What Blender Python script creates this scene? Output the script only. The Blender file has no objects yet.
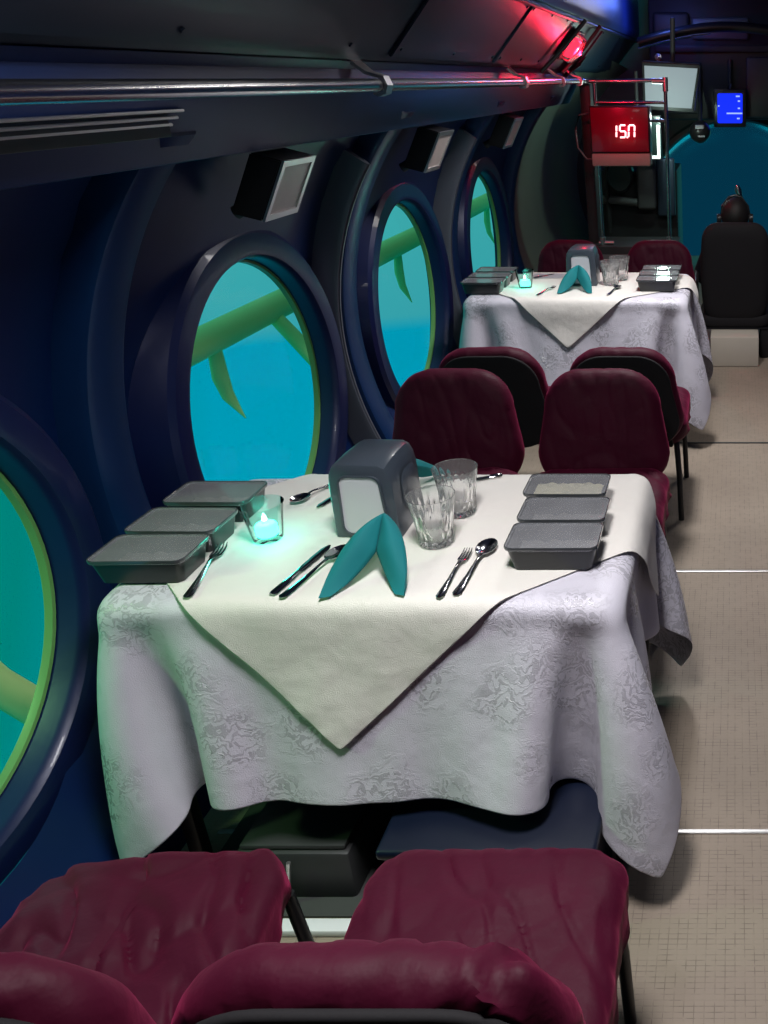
import bpy, bmesh, math, random
import numpy as np
from mathutils import Vector, Matrix, noise, Euler

random.seed(7)
PI = math.pi
S = bpy.context.scene
COL = S.collection

# ------------------------------------------------------------------ helpers
def srgb(r, g, b):
    f = lambda c: (c/255/12.92) if c/255 <= .04045 else ((c/255+.055)/1.055)**2.4
    return (f(r), f(g), f(b), 1)

def mat(name, col, rough=.5, metal=0, bump=0, bscale=40, var=0, vscale=6, emit=None, estr=0, trans=0, ior=1.45, coat=0, sheen=0, bdist=.002):
    m = bpy.data.materials.new(name); m.use_nodes = True
    nt = m.node_tree; n = nt.nodes; b = n['Principled BSDF']
    b.inputs['Base Color'].default_value = col
    b.inputs['Roughness'].default_value = rough
    b.inputs['Metallic'].default_value = metal
    b.inputs['IOR'].default_value = ior
    b.inputs['Transmission Weight'].default_value = trans
    b.inputs['Coat Weight'].default_value = coat
    b.inputs['Sheen Weight'].default_value = sheen
    if emit:
        b.inputs['Emission Color'].default_value = emit
        b.inputs['Emission Strength'].default_value = estr
    tc = n.new('ShaderNodeTexCoord')
    if var:
        nz = n.new('ShaderNodeTexNoise'); nz.inputs['Scale'].default_value = vscale; nz.inputs['Detail'].default_value = 6
        nt.links.new(tc.outputs['Object'], nz.inputs['Vector'])
        mx = n.new('ShaderNodeMix'); mx.data_type = 'RGBA'
        mx.inputs[6].default_value = tuple(c*(1-var) for c in col[:3])+(1,)
        mx.inputs[7].default_value = tuple(min(1, c*(1+var)) for c in col[:3])+(1,)
        nt.links.new(nz.outputs['Fac'], mx.inputs[0]); nt.links.new(mx.outputs[2], b.inputs['Base Color'])
    if bump:
        nz = n.new('ShaderNodeTexNoise'); nz.inputs['Scale'].default_value = bscale; nz.inputs['Detail'].default_value = 4
        nt.links.new(tc.outputs['Object'], nz.inputs['Vector'])
        bp = n.new('ShaderNodeBump'); bp.inputs['Strength'].default_value = bump; bp.inputs['Distance'].default_value = bdist
        nt.links.new(nz.outputs['Fac'], bp.inputs['Height']); nt.links.new(bp.outputs['Normal'], b.inputs['Normal'])
    return m

def obj(name, bm, m, parent=None, smooth=True, angle=40, loc=None):
    bmesh.ops.recalc_face_normals(bm, faces=bm.faces)
    me = bpy.data.meshes.new(name); bm.to_mesh(me); bm.free()
    ms = m if isinstance(m, (list, tuple)) else [m]
    for x in ms: me.materials.append(x)
    if smooth:
        me.polygons.foreach_set('use_smooth', [True]*len(me.polygons))
        try: me.set_sharp_from_angle(angle=math.radians(angle))
        except Exception: pass
    o = bpy.data.objects.new(name, me); COL.objects.link(o)
    if parent: o.parent = parent
    if loc: o.location = loc
    return o

def tag(o, label=None, cat=None, group=None, kind=None):
    if label: o['label'] = label
    if cat: o['category'] = cat
    if group: o['group'] = group
    if kind: o['kind'] = kind
    return o

def empty(name, loc=(0, 0, 0), rz=0, label=None, cat=None, group=None, kind=None):
    o = bpy.data.objects.new(name, None); COL.objects.link(o)
    o.location = loc; o.rotation_euler = (0, 0, rz); o.empty_display_size = .05
    return tag(o, label, cat, group, kind)

def struct(o): o['kind'] = 'structure'; return o

def dup(o, loc=None, rz=None, label=None, parent=None, group=None):
    c = o.copy(); COL.objects.link(c)
    if parent: c.parent = parent
    if loc is not None: c.location = loc
    if rz is not None: c.rotation_euler = (0, 0, rz)
    if label: c['label'] = label
    if group: c['group'] = group
    for ch in [x for x in bpy.data.objects if x.parent == o]:
        dup(ch, parent=c)
    return c

def NB(): return bmesh.new()

def box(bm, x0, x1, y0, y1, z0, z1, bev=0, seg=2, M=None):
    vs = [bm.verts.new(p) for p in [(x0,y0,z0),(x1,y0,z0),(x1,y1,z0),(x0,y1,z0),(x0,y0,z1),(x1,y0,z1),(x1,y1,z1),(x0,y1,z1)]]
    fs = [bm.faces.new([vs[i] for i in f]) for f in [(0,3,2,1),(4,5,6,7),(0,1,5,4),(1,2,6,5),(2,3,7,6),(3,0,4,7)]]
    if bev:
        es = list({e for f in fs for e in f.edges})
        r = bmesh.ops.bevel(bm, geom=es, offset=bev, segments=seg, affect='EDGES', profile=.5)
        vs = list({v for f in r['faces'] for v in f.verts} | {v for v in vs if v.is_valid})
    if M is not None:
        bmesh.ops.transform(bm, matrix=M, verts=[v for v in vs if v.is_valid])
    return bm

def frame(p, t, up=Vector((0, 0, 1))):
    t = t.normalized()
    if abs(t.dot(up)) > .95: up = Vector((1, 0, 0))
    a = up.cross(t).normalized(); b = t.cross(a).normalized()
    return a, b

def tube(bm, pts, r, seg=12, cap=True, sx=1, sy=1):
    pts = [Vector(p) for p in pts]; n = len(pts); rings = []
    rr = r if isinstance(r, (list, tuple)) else [r]*n
    for i, p in enumerate(pts):
        t = (pts[min(i+1, n-1)]-pts[max(i-1, 0)])
        a, b = frame(p, t)
        rings.append([bm.verts.new(p+(a*math.cos(k*2*PI/seg)*sx+b*math.sin(k*2*PI/seg)*sy)*rr[i]) for k in range(seg)])
    for i in range(n-1):
        for k in range(seg):
            bm.faces.new([rings[i][k], rings[i][(k+1)%seg], rings[i+1][(k+1)%seg], rings[i+1][k]])
    if cap:
        bm.faces.new(rings[0][::-1]); bm.faces.new(rings[-1])
    return bm

def lathe(bm, prof, seg=32, c=(0, 0, 0), axis='z', close=False):
    c = Vector(c); rings = []
    for r, h in prof:
        ring = []
        for k in range(seg):
            a = k*2*PI/seg; u, v = max(r, 1e-5)*math.cos(a), max(r, 1e-5)*math.sin(a)
            p = {'z': (u, v, h), 'x': (h, u, v), 'y': (u, h, v)}[axis]
            ring.append(bm.verts.new(c+Vector(p)))
        rings.append(ring)
    pr = list(range(len(rings)-1))
    for i in pr:
        for k in range(seg):
            bm.faces.new([rings[i][k], rings[i][(k+1)%seg], rings[i+1][(k+1)%seg], rings[i+1][k]])
    if close:
        for k in range(seg):
            bm.faces.new([rings[-1][k], rings[-1][(k+1)%seg], rings[0][(k+1)%seg], rings[0][k]])
    return bm

def rrect(w, d, r, n=6, cx=0, cy=0, wt=None):
    """rounded rectangle outline, counter-clockwise; wt = width at the +y side"""
    pts = []
    wt = wt or w
    for (sx, sy, a0) in ((1, -1, -PI/2), (1, 1, 0), (-1, 1, PI/2), (-1, -1, PI)):
        ww = wt if sy > 0 else w
        x, y = sx*(ww/2-r), sy*(d/2-r)
        for k in range(n+1):
            a = a0+k*PI/2/n
            pts.append((cx+x+r*math.cos(a), cy+y+r*math.sin(a)))
    return pts

def loft(bm, rings, cap0=True, cap1=True):
    R = [[bm.verts.new(p) for p in r] for r in rings]; n = len(R[0])
    for i in range(len(R)-1):
        for k in range(n):
            bm.faces.new([R[i][k], R[i][(k+1)%n], R[i+1][(k+1)%n], R[i+1][k]])
    if cap0: bm.faces.new(R[0][::-1])
    if cap1: bm.faces.new(R[-1])
    return R

def resample(pts, n):
    P = [Vector((p[0], p[1])) for p in pts]; P.append(P[0])
    L = [0]
    for i in range(len(P)-1): L.append(L[-1]+(P[i+1]-P[i]).length)
    out = []; j = 0
    for k in range(n):
        s = L[-1]*k/n
        while L[j+1] < s: j += 1
        t = (s-L[j])/max(1e-9, L[j+1]-L[j]); q = P[j].lerp(P[j+1], t); out.append((q.x, q.y))
    return out

def pad(bm, outline, thick, r, bulge=.0, nring=10, n=96, f=None, redge=5):
    """upholstered pad: outline in (a,b), thickness along c from 0 to thick; rounded rims, bulging faces; f(p)->p deforms"""
    o = resample(outline, n); cx = sum(p[0] for p in o)/n; cy = sum(p[1] for p in o)/n
    mx = min(max(abs(p[0]-cx) for p in o), max(abs(p[1]-cy) for p in o))
    rings = []
    def ring(sc, h): rings.append([(cx+(p[0]-cx)*sc, cy+(p[1]-cy)*sc, h) for p in o])
    top = []
    for k in range(1, nring+1):
        s = k/nring*(1-r/mx); top.append((s, bulge*(1-(s)**2)))
    for s, h in top: ring(s, -h)
    for k in range(1, redge+1):
        a = k/redge*PI/2; ring(1-r/mx*(1-math.sin(a)), r*(1-math.cos(a)))
    for k in range(0, redge):
        a = k/redge*PI/2; ring(1-r/mx*(1-math.cos(a)), thick-r+r*math.sin(a))
    for s, h in top[::-1]: ring(s, thick+h)
    R = [[bm.verts.new(f(Vector(p)) if f else p) for p in rg] for rg in rings]
    for i in range(len(R)-1):
        for k in range(n):
            bm.faces.new([R[i][k], R[i][(k+1)%n], R[i+1][(k+1)%n], R[i+1][k]])
    for rg, h, fl in ((R[0], -bulge, True), (R[-1], thick+bulge, False)):
        c = Vector((cx, cy, h)); c = bm.verts.new(f(c) if f else c)
        for k in range(n):
            bm.faces.new([c, rg[(k+1)%n], rg[k]] if fl else [c, rg[k], rg[(k+1)%n]])
    return bm

# ------------------------------------------------------------------ materials
navy = mat('navy_paint', srgb(6, 30, 78), .36, .1, bump=.12, bscale=14, var=.25, vscale=3, coat=.0, bdist=.004)
navy_rib = mat('navy_rib_paint', srgb(10, 44, 88), .36, .2, bump=.1, bscale=18, var=.2)
navy_ring = mat('navy_ring_paint', srgb(12, 24, 68), .4, .1, bump=.25, bscale=22, var=.2, coat=.1, bdist=.003)
overhead = mat('overhead_panel_paint', srgb(38, 50, 68), .38, .35, bump=.08, bscale=10, var=.2)
cove_m = mat('cove_paint', srgb(26, 44, 88), .4, .2, bump=.06, bscale=12, var=.2)
limeg = mat('lime_gasket', srgb(100, 152, 84), .4, var=.1)
steel = mat('brushed_steel', (.62, .62, .64, 1), .22, 1, bump=.05, bscale=120)
alu = mat('satin_aluminium', (.72, .72, .72, 1), .35, 1)
black = mat('black_metal', (.012, .012, .014, 1), .4, .2)
blackpl = mat('black_plastic', (.025, .026, .028, 1), .3, 0, bump=.1, bscale=200)
darkgrey = mat('dark_grey_metal', (.045, .047, .05, 1), .5, .3, bump=.1, bscale=20, var=.3)
midgrey = mat('mid_grey_metal', (.16, .165, .17, 1), .45, .3, var=.25)
dish_m = mat('hull_grey_paint', srgb(128, 140, 128), .3, .2, bump=.12, bscale=5, var=.25, vscale=2, bdist=.01)
beige = mat('beige_paint', srgb(190, 182, 170), .6, var=.08)
lensm = mat('frosted_lamp_lens', srgb(176, 164, 160), .35, var=.12, vscale=12)
maroon = mat('maroon_velvet', srgb(60, 6, 30), .6, bump=.55, bscale=14, var=.3, vscale=7, sheen=.35, bdist=.010)
maroon.node_tree.nodes['Principled BSDF'].inputs['Sheen Tint'].default_value = srgb(200, 60, 110)
maroon.node_tree.nodes['Principled BSDF'].inputs['Specular IOR Level'].default_value = .2
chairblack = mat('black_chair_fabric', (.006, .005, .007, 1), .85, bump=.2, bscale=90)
napkin_m = mat('teal_napkin_cloth', srgb(0, 110, 116), .8, bump=.3, bscale=500, var=.1, bdist=.0006)
napwhite = mat('white_paper_napkin', srgb(196, 196, 204), .8, bump=.1, bscale=60)
disp_m = mat('slate_plastic', srgb(60, 68, 78), .32, 0, bump=.12, bscale=300, coat=.3, bdist=.0006)
tray_m = mat('dark_food_tray', srgb(36, 38, 40), .3, 0, var=.1)
food_m = mat('mashed_food', srgb(190, 182, 150), .8, bump=.6, bscale=60, var=.25, vscale=40)
cutl = mat('cutlery_steel', (.5, .5, .52, 1), .14, 1, bump=.04, bscale=60)
water_floor = None
redplastic = mat('dark_red_acrylic', (.30, .0, .03, 1), .3, coat=.3)
redglow = mat('red_led_panel', (.3, 0, .01, 1), .3, emit=(1, .0, .06, 1), estr=.35)
digitm = mat('white_red_led_digits', (1, .6, .6, 1), .3, emit=(1, .72, .74, 1), estr=2.2)
screen_grey = mat('grey_lit_screen', (.1, .1, .1, 1), .2, emit=(.42, .54, .60, 1), estr=.5)
screen_blue = mat('blue_lit_screen', (.0, .0, .1, 1), .2, emit=(.008, .03, .95, 1), estr=1.1)
screen_text = mat('pale_screen_text', (.1, .1, .1, 1), .2, emit=(.4, .55, 1, 1), estr=1.0)
white_em = mat('white_lit_bezel', (.8, .8, .8, 1), .3, emit=(.9, 1, 1, 1), estr=1.0)
green_em = mat('green_led', (0, .3, .2, 1), .3, emit=(.05, 1, .55, 1), estr=5)
redlens = mat('red_lamp_lens', (.6, .02, .04, 1), .2, emit=(1, .02, .05, 1), estr=2.5)
bluepaint = mat('blue_painted_coaming', srgb(40, 62, 130), .4, .1, var=.2)
lamp_em = mat('lamp_diffuser', (.9, .9, .9, 1), .4, emit=(1, .97, .93, 1), estr=3)
skin_m = mat('skin', srgb(150, 100, 78), .55)
jacket_m = mat('navy_jacket_cloth', srgb(16, 18, 34), .85, bump=.3)
hair_m = mat('dark_hair', (.012, .01, .01, 1), .6, bump=.6, bscale=150)
navybox = mat('navy_box_plastic', srgb(5, 15, 38), .42, var=.15)

for m_ in (screen_grey, screen_blue, screen_text):
    m_.node_tree.nodes['Principled BSDF'].inputs['Roughness'].default_value = .55; m_.node_tree.nodes['Principled BSDF'].inputs['Specular IOR Level'].default_value = .1
# clear glass (real refraction) and thin pane
def glass(name, col, rough=0, ior=1.45):
    return mat(name, col, rough, trans=1, ior=ior)
crystal = mat('crystal_glass', (1, 1, 1, 1), .02, trans=.93, ior=1.42)
candleglass = glass('candle_glass', (.8, 1, .96, 1), .03, 1.2)

def thin(name, tint, gl=.12, rough=.05, frost=0, fcol=(.7, .72, .75, 1)):
    m = bpy.data.materials.new(name); m.use_nodes = True; nt = m.node_tree; n = nt.nodes; n.clear()
    out = n.new('ShaderNodeOutputMaterial'); tr = n.new('ShaderNodeBsdfTransparent'); tr.inputs[0].default_value = tint
    g = n.new('ShaderNodeBsdfGlossy'); g.inputs['Roughness'].default_value = rough; g.inputs[0].default_value = (1, 1, 1, 1)
    mix = n.new('ShaderNodeMixShader'); lw = n.new('ShaderNodeLayerWeight'); lw.inputs[0].default_value = gl
    nt.links.new(lw.outputs['Fresnel'], mix.inputs[0])
    last = tr
    if frost:
        d = n.new('ShaderNodeBsdfDiffuse'); d.inputs[0].default_value = fcol
        nz = n.new('ShaderNodeTexNoise'); nz.inputs['Scale'].default_value = 9; nz.inputs['Detail'].default_value = 2
        tc = n.new('ShaderNodeTexCoord'); nt.links.new(tc.outputs['Object'], nz.inputs['Vector'])
        rp = n.new('ShaderNodeMapRange'); rp.inputs[1].default_value = .3; rp.inputs[2].default_value = .7
        rp.inputs[3].default_value = frost*.85; rp.inputs[4].default_value = frost*1.15
        nt.links.new(nz.outputs['Fac'], rp.inputs[0])
        m2 = n.new('ShaderNodeMixShader'); nt.links.new(rp.outputs[0], m2.inputs[0])
        nt.links.new(tr.outputs[0], m2.inputs[1]); nt.links.new(d.outputs[0], m2.inputs[2]); last = m2
    nt.links.new(last.outputs[0], mix.inputs[1]); nt.links.new(g.outputs[0], mix.inputs[2])
    nt.links.new(mix.outputs[0], out.inputs[0])
    return m
pane_m = thin('porthole_glass', (.9, .97, .97, 1), .06, .03)
bowpane_m = thin('bow_window_glass', (.8, .9, .95, 1), .12, .12)
lid_m = thin('frosted_plastic_lid', (.8, .82, .84, 1), .16, .10, .30, (.5, .51, .55, 1))

# tablecloth damask
def cloth_mat(name, col, damask=True, rough=.55):
    m = bpy.data.materials.new(name); m.use_nodes = True; nt = m.node_tree; n = nt.nodes; L = nt.links
    b = n['Principled BSDF']; b.inputs['Base Color'].default_value = col; b.inputs['Roughness'].default_value = rough
    uv = n.new('ShaderNodeUVMap')
    wv = n.new('ShaderNodeTexNoise'); wv.inputs['Scale'].default_value = 420; L.new(uv.outputs[0], wv.inputs['Vector'])
    wr = n.new('ShaderNodeTexNoise'); wr.inputs['Scale'].default_value = 7; wr.inputs['Detail'].default_value = 3; L.new(uv.outputs[0], wr.inputs['Vector'])
    add = n.new('ShaderNodeMath'); add.operation = 'MULTIPLY_ADD'; L.new(wr.outputs['Fac'], add.inputs[0]); add.inputs[1].default_value = 9 if not damask else 7
    L.new(wv.outputs['Fac'], add.inputs[2])
    h = add
    if damask:
        # floral sprays: warped petals from a rose function around voronoi cells, broken up by noise
        vor = n.new('ShaderNodeTexVoronoi'); vor.inputs['Scale'].default_value = 6.2; vor.inputs['Randomness'].default_value = .75
        wn = n.new('ShaderNodeTexNoise'); wn.inputs['Scale'].default_value = 16; wn.inputs['Detail'].default_value = 3; L.new(uv.outputs[0], wn.inputs['Vector'])
        vm = n.new('ShaderNodeVectorMath'); vm.operation = 'MULTIPLY_ADD'; vm.inputs[1].default_value = (.085, .085, 0)
        L.new(wn.outputs['Color'], vm.inputs[0]); L.new(uv.outputs[0], vm.inputs[2]); L.new(vm.outputs[0], vor.inputs['Vector'])
        ws = n.new('ShaderNodeTexWave'); ws.wave_type = 'RINGS'; ws.inputs['Scale'].default_value = 13; ws.inputs['Distortion'].default_value = 16; ws.inputs['Detail'].default_value = 3
        ws.inputs['Detail Scale'].default_value = 2.6; L.new(vm.outputs[0], ws.inputs['Vector'])
        r1 = n.new('ShaderNodeMapRange'); r1.inputs[1].default_value = .36; r1.inputs[2].default_value = .56; r1.inputs[3].default_value = 1; r1.inputs[4].default_value = 0
        L.new(vor.outputs['Distance'], r1.inputs[0])
        r2 = n.new('ShaderNodeMapRange'); r2.inputs[1].default_value = .55; r2.inputs[2].default_value = .64; L.new(ws.outputs['Fac'], r2.inputs[0])
        msk = n.new('ShaderNodeMath'); msk.operation = 'MULTIPLY'; L.new(r1.outputs[0], msk.inputs[0]); L.new(r2.outputs[0], msk.inputs[1])
        r3 = n.new('ShaderNodeMapRange'); r3.inputs[3].default_value = rough; r3.inputs[4].default_value = .16; L.new(msk.outputs[0], r3.inputs[0]); L.new(r3.outputs[0], b.inputs['Roughness'])
        mx = n.new('ShaderNodeMix'); mx.data_type = 'RGBA'; mx.inputs[6].default_value = col; mx.inputs[7].default_value = tuple(c*.74 for c in col[:3])+(1,)
        L.new(msk.outputs[0], mx.inputs[0]); L.new(mx.outputs[2], b.inputs['Base Color'])
        a2 = n.new('ShaderNodeMath'); a2.operation = 'MULTIPLY_ADD'; L.new(msk.outputs[0], a2.inputs[0]); a2.inputs[1].default_value = 1.8; L.new(add.outputs[0], a2.inputs[2]); h = a2
        b.inputs['Specular IOR Level'].default_value = .6
    bp = n.new('ShaderNodeBump'); bp.inputs['Strength'].default_value = .55; bp.inputs['Distance'].default_value = .0022
    L.new(h.outputs[0], bp.inputs['Height']); L.new(bp.outputs['Normal'], b.inputs['Normal'])
    b.inputs['Sheen Weight'].default_value = .1
    return m
damask_m = cloth_mat('white_damask_cloth', srgb(206, 203, 216), True, .5)
ivory_m = cloth_mat('ivory_overlay_cloth', srgb(222, 218, 213), False, .6)

# floor: woven vinyl
def floor_mat():
    m = bpy.data.materials.new('woven_vinyl_floor'); m.use_nodes = True; nt = m.node_tree; n = nt.nodes; L = nt.links
    b = n['Principled BSDF']; b.inputs['Roughness'].default_value = .6
    tc = n.new('ShaderNodeTexCoord')
    nz = n.new('ShaderNodeTexNoise'); nz.inputs['Scale'].default_value = 2.2; nz.inputs['Detail'].default_value = 7; L.new(tc.outputs['Object'], nz.inputs['Vector'])
    nzf = n.new('ShaderNodeTexNoise'); nzf.inputs['Scale'].default_value = 30; nzf.inputs['Detail'].default_value = 4; L.new(tc.outputs['Object'], nzf.inputs['Vector'])
    br = n.new('ShaderNodeTexBrick'); br.offset = 0; br.inputs['Scale'].default_value = 1; br.inputs['Brick Width'].default_value = .021; br.inputs['Row Height'].default_value = .013
    br.inputs['Mortar Size'].default_value = .0011; br.inputs['Mortar Smooth'].default_value = .4
    L.new(tc.outputs['Object'], br.inputs['Vector'])
    cr = n.new('ShaderNodeMix'); cr.data_type = 'RGBA'; cr.inputs[6].default_value = srgb(122, 110, 98); cr.inputs[7].default_value = srgb(162, 148, 133); L.new(nz.outputs['Fac'], cr.inputs[0])
    mk = n.new('ShaderNodeMath'); mk.operation = 'MULTIPLY'; L.new(br.outputs['Fac'], mk.inputs[0])
    rr = n.new('ShaderNodeMapRange'); rr.inputs[1].default_value = .42; rr.inputs[2].default_value = .62; rr.inputs[4].default_value = .6; L.new(nzf.outputs['Fac'], rr.inputs[0]); L.new(rr.outputs[0], mk.inputs[1])
    c2 = n.new('ShaderNodeMix'); c2.data_type = 'RGBA'; c2.inputs[7].default_value = srgb(86, 76, 68); L.new(mk.outputs[0], c2.inputs[0]); L.new(cr.outputs[2], c2.inputs[6])
    L.new(c2.outputs[2], b.inputs['Base Color'])
    bp = n.new('ShaderNodeBump'); bp.inputs['Strength'].default_value = .5; bp.inputs['Distance'].default_value = .001; bp.invert = True
    L.new(br.outputs['Fac'], bp.inputs['Height']); L.new(bp.outputs['Normal'], b.inputs['Normal'])
    return m
floor_m = floor_mat()

# ------------------------------------------------------------------ hull
CX, Z0, R = -.37, .8, 1.27
def hx(z, r=R): return CX-math.sqrt(max(0, r*r-(z-Z0)**2))
Z_P = .75
PY = [1.38, 2.85, 4.30, 5.76]
PR = .46
YB = -1.6; YE = 6.5

bm = NB(); box(bm, -1.6, 1.1, YB, 9.7, -.06, 0); struct(obj('floor', bm, floor_m, smooth=False))
for i, y in enumerate([.42, 1.722, 3.02, 4.34]):
    bm = NB(); box(bm, -1.3, .85, y-.007, y+.007, .0, .004, .0015)
    struct(obj(f'trim_{i+1}', bm, alu if i != 3 else darkgrey))

# port side wall in bays, each bay pierced by a round port hole
def wall_bay(bm, y0, y1, yc):
    n = 64; A0, A1 = -.78, .98   # arc parameter limits (metres of arc from z=Z0)
    def W(y, s, dr=0):
        a = s/R; return Vector((CX-(R-dr)*math.cos(a), y, Z0+(R-dr)*math.sin(a)))
    sc = Z_P-Z0
    rings = []
    for t in (0, .12, .3, .6, 1):
        ring = []
        for k in range(n):
            a = k*2*PI/n; c, s = math.cos(a), math.sin(a)
            tx = ((y1-yc) if c > 0 else (yc-y0))/max(1e-6, abs(c)); tz = ((A1-sc) if s > 0 else (sc-A0))/max(1e-6, abs(s))
            T = min(tx, tz); r = .545+(T-.545)*t
            ring.append(bm.verts.new(W(yc+c*r, sc+s*r)))
        rings.append(ring)
    # corners: square the outer ring
    for i in range(len(rings)-1):
        for k in range(n):
            bm.faces.new([rings[i][k], rings[i][(k+1)%n], rings[i+1][(k+1)%n], rings[i+1][k]])
bays = [(YB, .63, -.1), (.63, 2.09, 1.36), (2.09, 3.55, 2.82), (3.55, 5.01, 4.28), (5.01, 6.5, 5.74)]
bm = NB()
for y0, y1, yc in bays[1:]: wall_bay(bm, y0, y1, yc)
# strips above and below the bays + blank bay by the camera
def arc_strip(bm, y0, y1, a0, a1, n=16, r=R, cx=CX, z0=Z0):
    prev = None
    for k in range(n+1):
        a = a0+(a1-a0)*k/n
        p = [bm.verts.new((cx-r*math.cos(a), y, z0+r*math.sin(a))) for y in (y0, y1)]
        if prev: bm.faces.new([prev[0], prev[1], p[1], p[0]])
        prev = p
arc_strip(bm, YB, .63, -.75, .9, 24)
arc_strip(bm, .63, 6.5, -.80, -.56, 6, r=R+.004); arc_strip(bm, .63, 6.5, .70, .9, 6, r=R+.004)
wl = struct(obj('wall_left', bm, navy, angle=60))
bm = NB()
prev = None
for k in range(32):
    a = -.75+1.55*k/30
    p = [bm.verts.new((CX+R*math.cos(a), y, Z0+R*math.sin(a)) if k < 31 else (CX+R*math.cos(.8), y, 2.46)) for y in (YB, 9.6)]
    if prev: bm.faces.new([prev[0], prev[1], p[1], p[0]])
    prev = p
struct(obj('wall_right', bm, navy, angle=60))
bm = NB(); box(bm, -1.8, 1.1, YB-.05, YB, 0, 2.5); struct(obj('wall_back', bm, navy))

# arched hull frames between the portholes
def hull_frame(yc, name, w=.15, dep=.085, m=navy_rib, amax=.78):
    bm = NB(); n = 40; rings = []
    b = .022
    prof = [(-w/2, 0), (-w/2, dep-b), (-w/2+b*.3, dep-b*.3), (-w/2+b, dep), (w/2-b, dep), (w/2-b*.3, dep-b*.3), (w/2, dep-b), (w/2, 0)]
    for k in range(n+1):
        a = -.72+(.72+amax)*k/n
        rings.append([Vector((CX-(R-d)*math.cos(a), yc+y, Z0+(R-d)*math.sin(a))) for y, d in prof])
    loft(bm, rings)
    return struct(obj(name, bm, m, angle=35))
for i, y in enumerate([.63, 2.09, 3.6, 5.05, 6.47]): hull_frame(y, f'trim_{i+5}', .15 if i != 4 else .12)
# shallow secondary stiffener webs hugging each frame (far side), light on the rib edge painted in grey
for i, y in enumerate([3.44, 4.92]):
    hull_frame(y, f'trim_{i+10}', .035, .105, mat('lit_edge_grey_%d' % i, srgb(96, 100, 112), .4, .3), amax=.60)

# portholes
def porthole(i, yc):
    root = empty(f'window_{i}', (-1.62, yc, Z_P), kind='structure')
    root['label'] = ['round porthole nearest the camera, cut by the picture edge', 'round porthole beside the nearer dining table', 'third round porthole beside the middle pairs of chairs', 'farthest round porthole beside the far dining table'][i-1]
    bm = NB()
    # thick flared ring: profile (radius, x inward)
    lathe(bm, [(.61, -.06), (.595, .0), (.578, .05), (.568, .075), (.55, .088), (.50, .09), (.482, .086), (.474, .076), (.470, .06), (.468, .0), (.468, -.006), (.61, -.03)], 72, axis='x', close=False)
    obj('window_frame', bm, navy_ring, root, angle=30)
    bm = NB(); lathe(bm, [(.470, .012), (.466, .017), (.459, .014), (.457, .004), (.457, -.004), (.469, -.004)], 72, axis='x', close=True)
    obj('gasket_ring', bm, limeg, root)
    bm = NB()
    rr = [bm.verts.new((-.002, .462*math.cos(k*2*PI/64), .462*math.sin(k*2*PI/64))) for k in range(64)]; bm.faces.new(rr)
    obj('pane', bm, pane_m, root, smooth=False)
    return root
for i, y in enumerate(PY): porthole(i+1, y)

# ------------------------------------------------------------------ overhead
YO = 9.3
def profile_strip(bm, pts, y0, y1, ny=1):
    rows = []
    for j in range(ny+1):
        y = y0+(y1-y0)*j/ny
        rows.append([bm.verts.new((x, y, z)) for x, z in pts])
    for j in range(ny):
        for i in range(len(pts)-1):
            bm.faces.new([rows[j][i], rows[j][i+1], rows[j+1][i+1], rows[j+1][i]])
bm = NB(); profile_strip(bm, [(hx(1.60)-.02, 1.60), (-1.262, 1.572), (-1.25, 1.575), (-1.245, 1.59), (-1.185, 1.70), (-1.178, 1.72), (-1.19, 1.776), (-1.2, 1.79)], YB, 7.3)
struct(obj('trim_20', bm, cove_m, angle=25))
bm = NB(); profile_strip(bm, [(-1.2, 1.79), (-1.175, 1.806), (-1.165, 1.80), (-1.15, 1.815), (-.915, 2.086)], YB, YO)
o = struct(obj('ceiling', bm, overhead, angle=25))
bm = NB(); profile_strip(bm, [(-.915, 2.086), (-.90, 2.11), (-.895, 2.14), (-.895, 2.45), (1.0, 2.45)], YB, YO)
struct(obj('ceiling_panel', bm, bluepaint, angle=25))
# cover plates on the slope
def slope_pt(t, y, off=0):   # t 0..1 across the sloped overhead panel
    a = Vector((-1.15, y, 1.815)); b = Vector((-.915, y, 2.086)); d = (b-a); nrm = Vector((d.z, 0, -d.x)).normalized()
    return a.lerp(b, t)+nrm*off
def slope_plate(name, y0, y1, t0, t1, th, m, kind='structure'):
    bm = NB()
    q = [slope_pt(t0, y0), slope_pt(t1, y0), slope_pt(t1, y1), slope_pt(t0, y1)]
    q2 = [slope_pt(t0, y0, th), slope_pt(t1, y0, th), slope_pt(t1, y1, th), slope_pt(t0, y1, th)]
    loft(bm, [q, q2])
    bmesh.ops.bevel(bm, geom=list(bm.edges), offset=.003, segments=2, affect='EDGES')
    # screws
    for yy in (y0+.04, (y0+y1)/2, y1-.04):
        for t in (t0+.1, t1-.1):
            p = slope_pt(t, yy, th+.0005); u = (slope_pt(t, yy, 1)-slope_pt(t, yy, 0)).normalized()
            tube(bm, [p, p+u*.005], .007, 8)
    return tag(obj(name, bm, m, angle=30), kind=kind)
for i, (y0, y1) in enumerate([(1.1, 2.9), (3.25, 4.55), (4.62, 5.6), (7.0, 9.0)]):
    slope_plate('trim_%d' % (30+i), y0, y1, .02, .98, .012, overhead)
# longitudinal bar along the top edge of the slope
bm = NB(); tube(bm, [(-.925, YB, 2.065), (-.925, YO, 2.065)], .014, 10); struct(obj('trim_40', bm, overhead))
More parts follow.
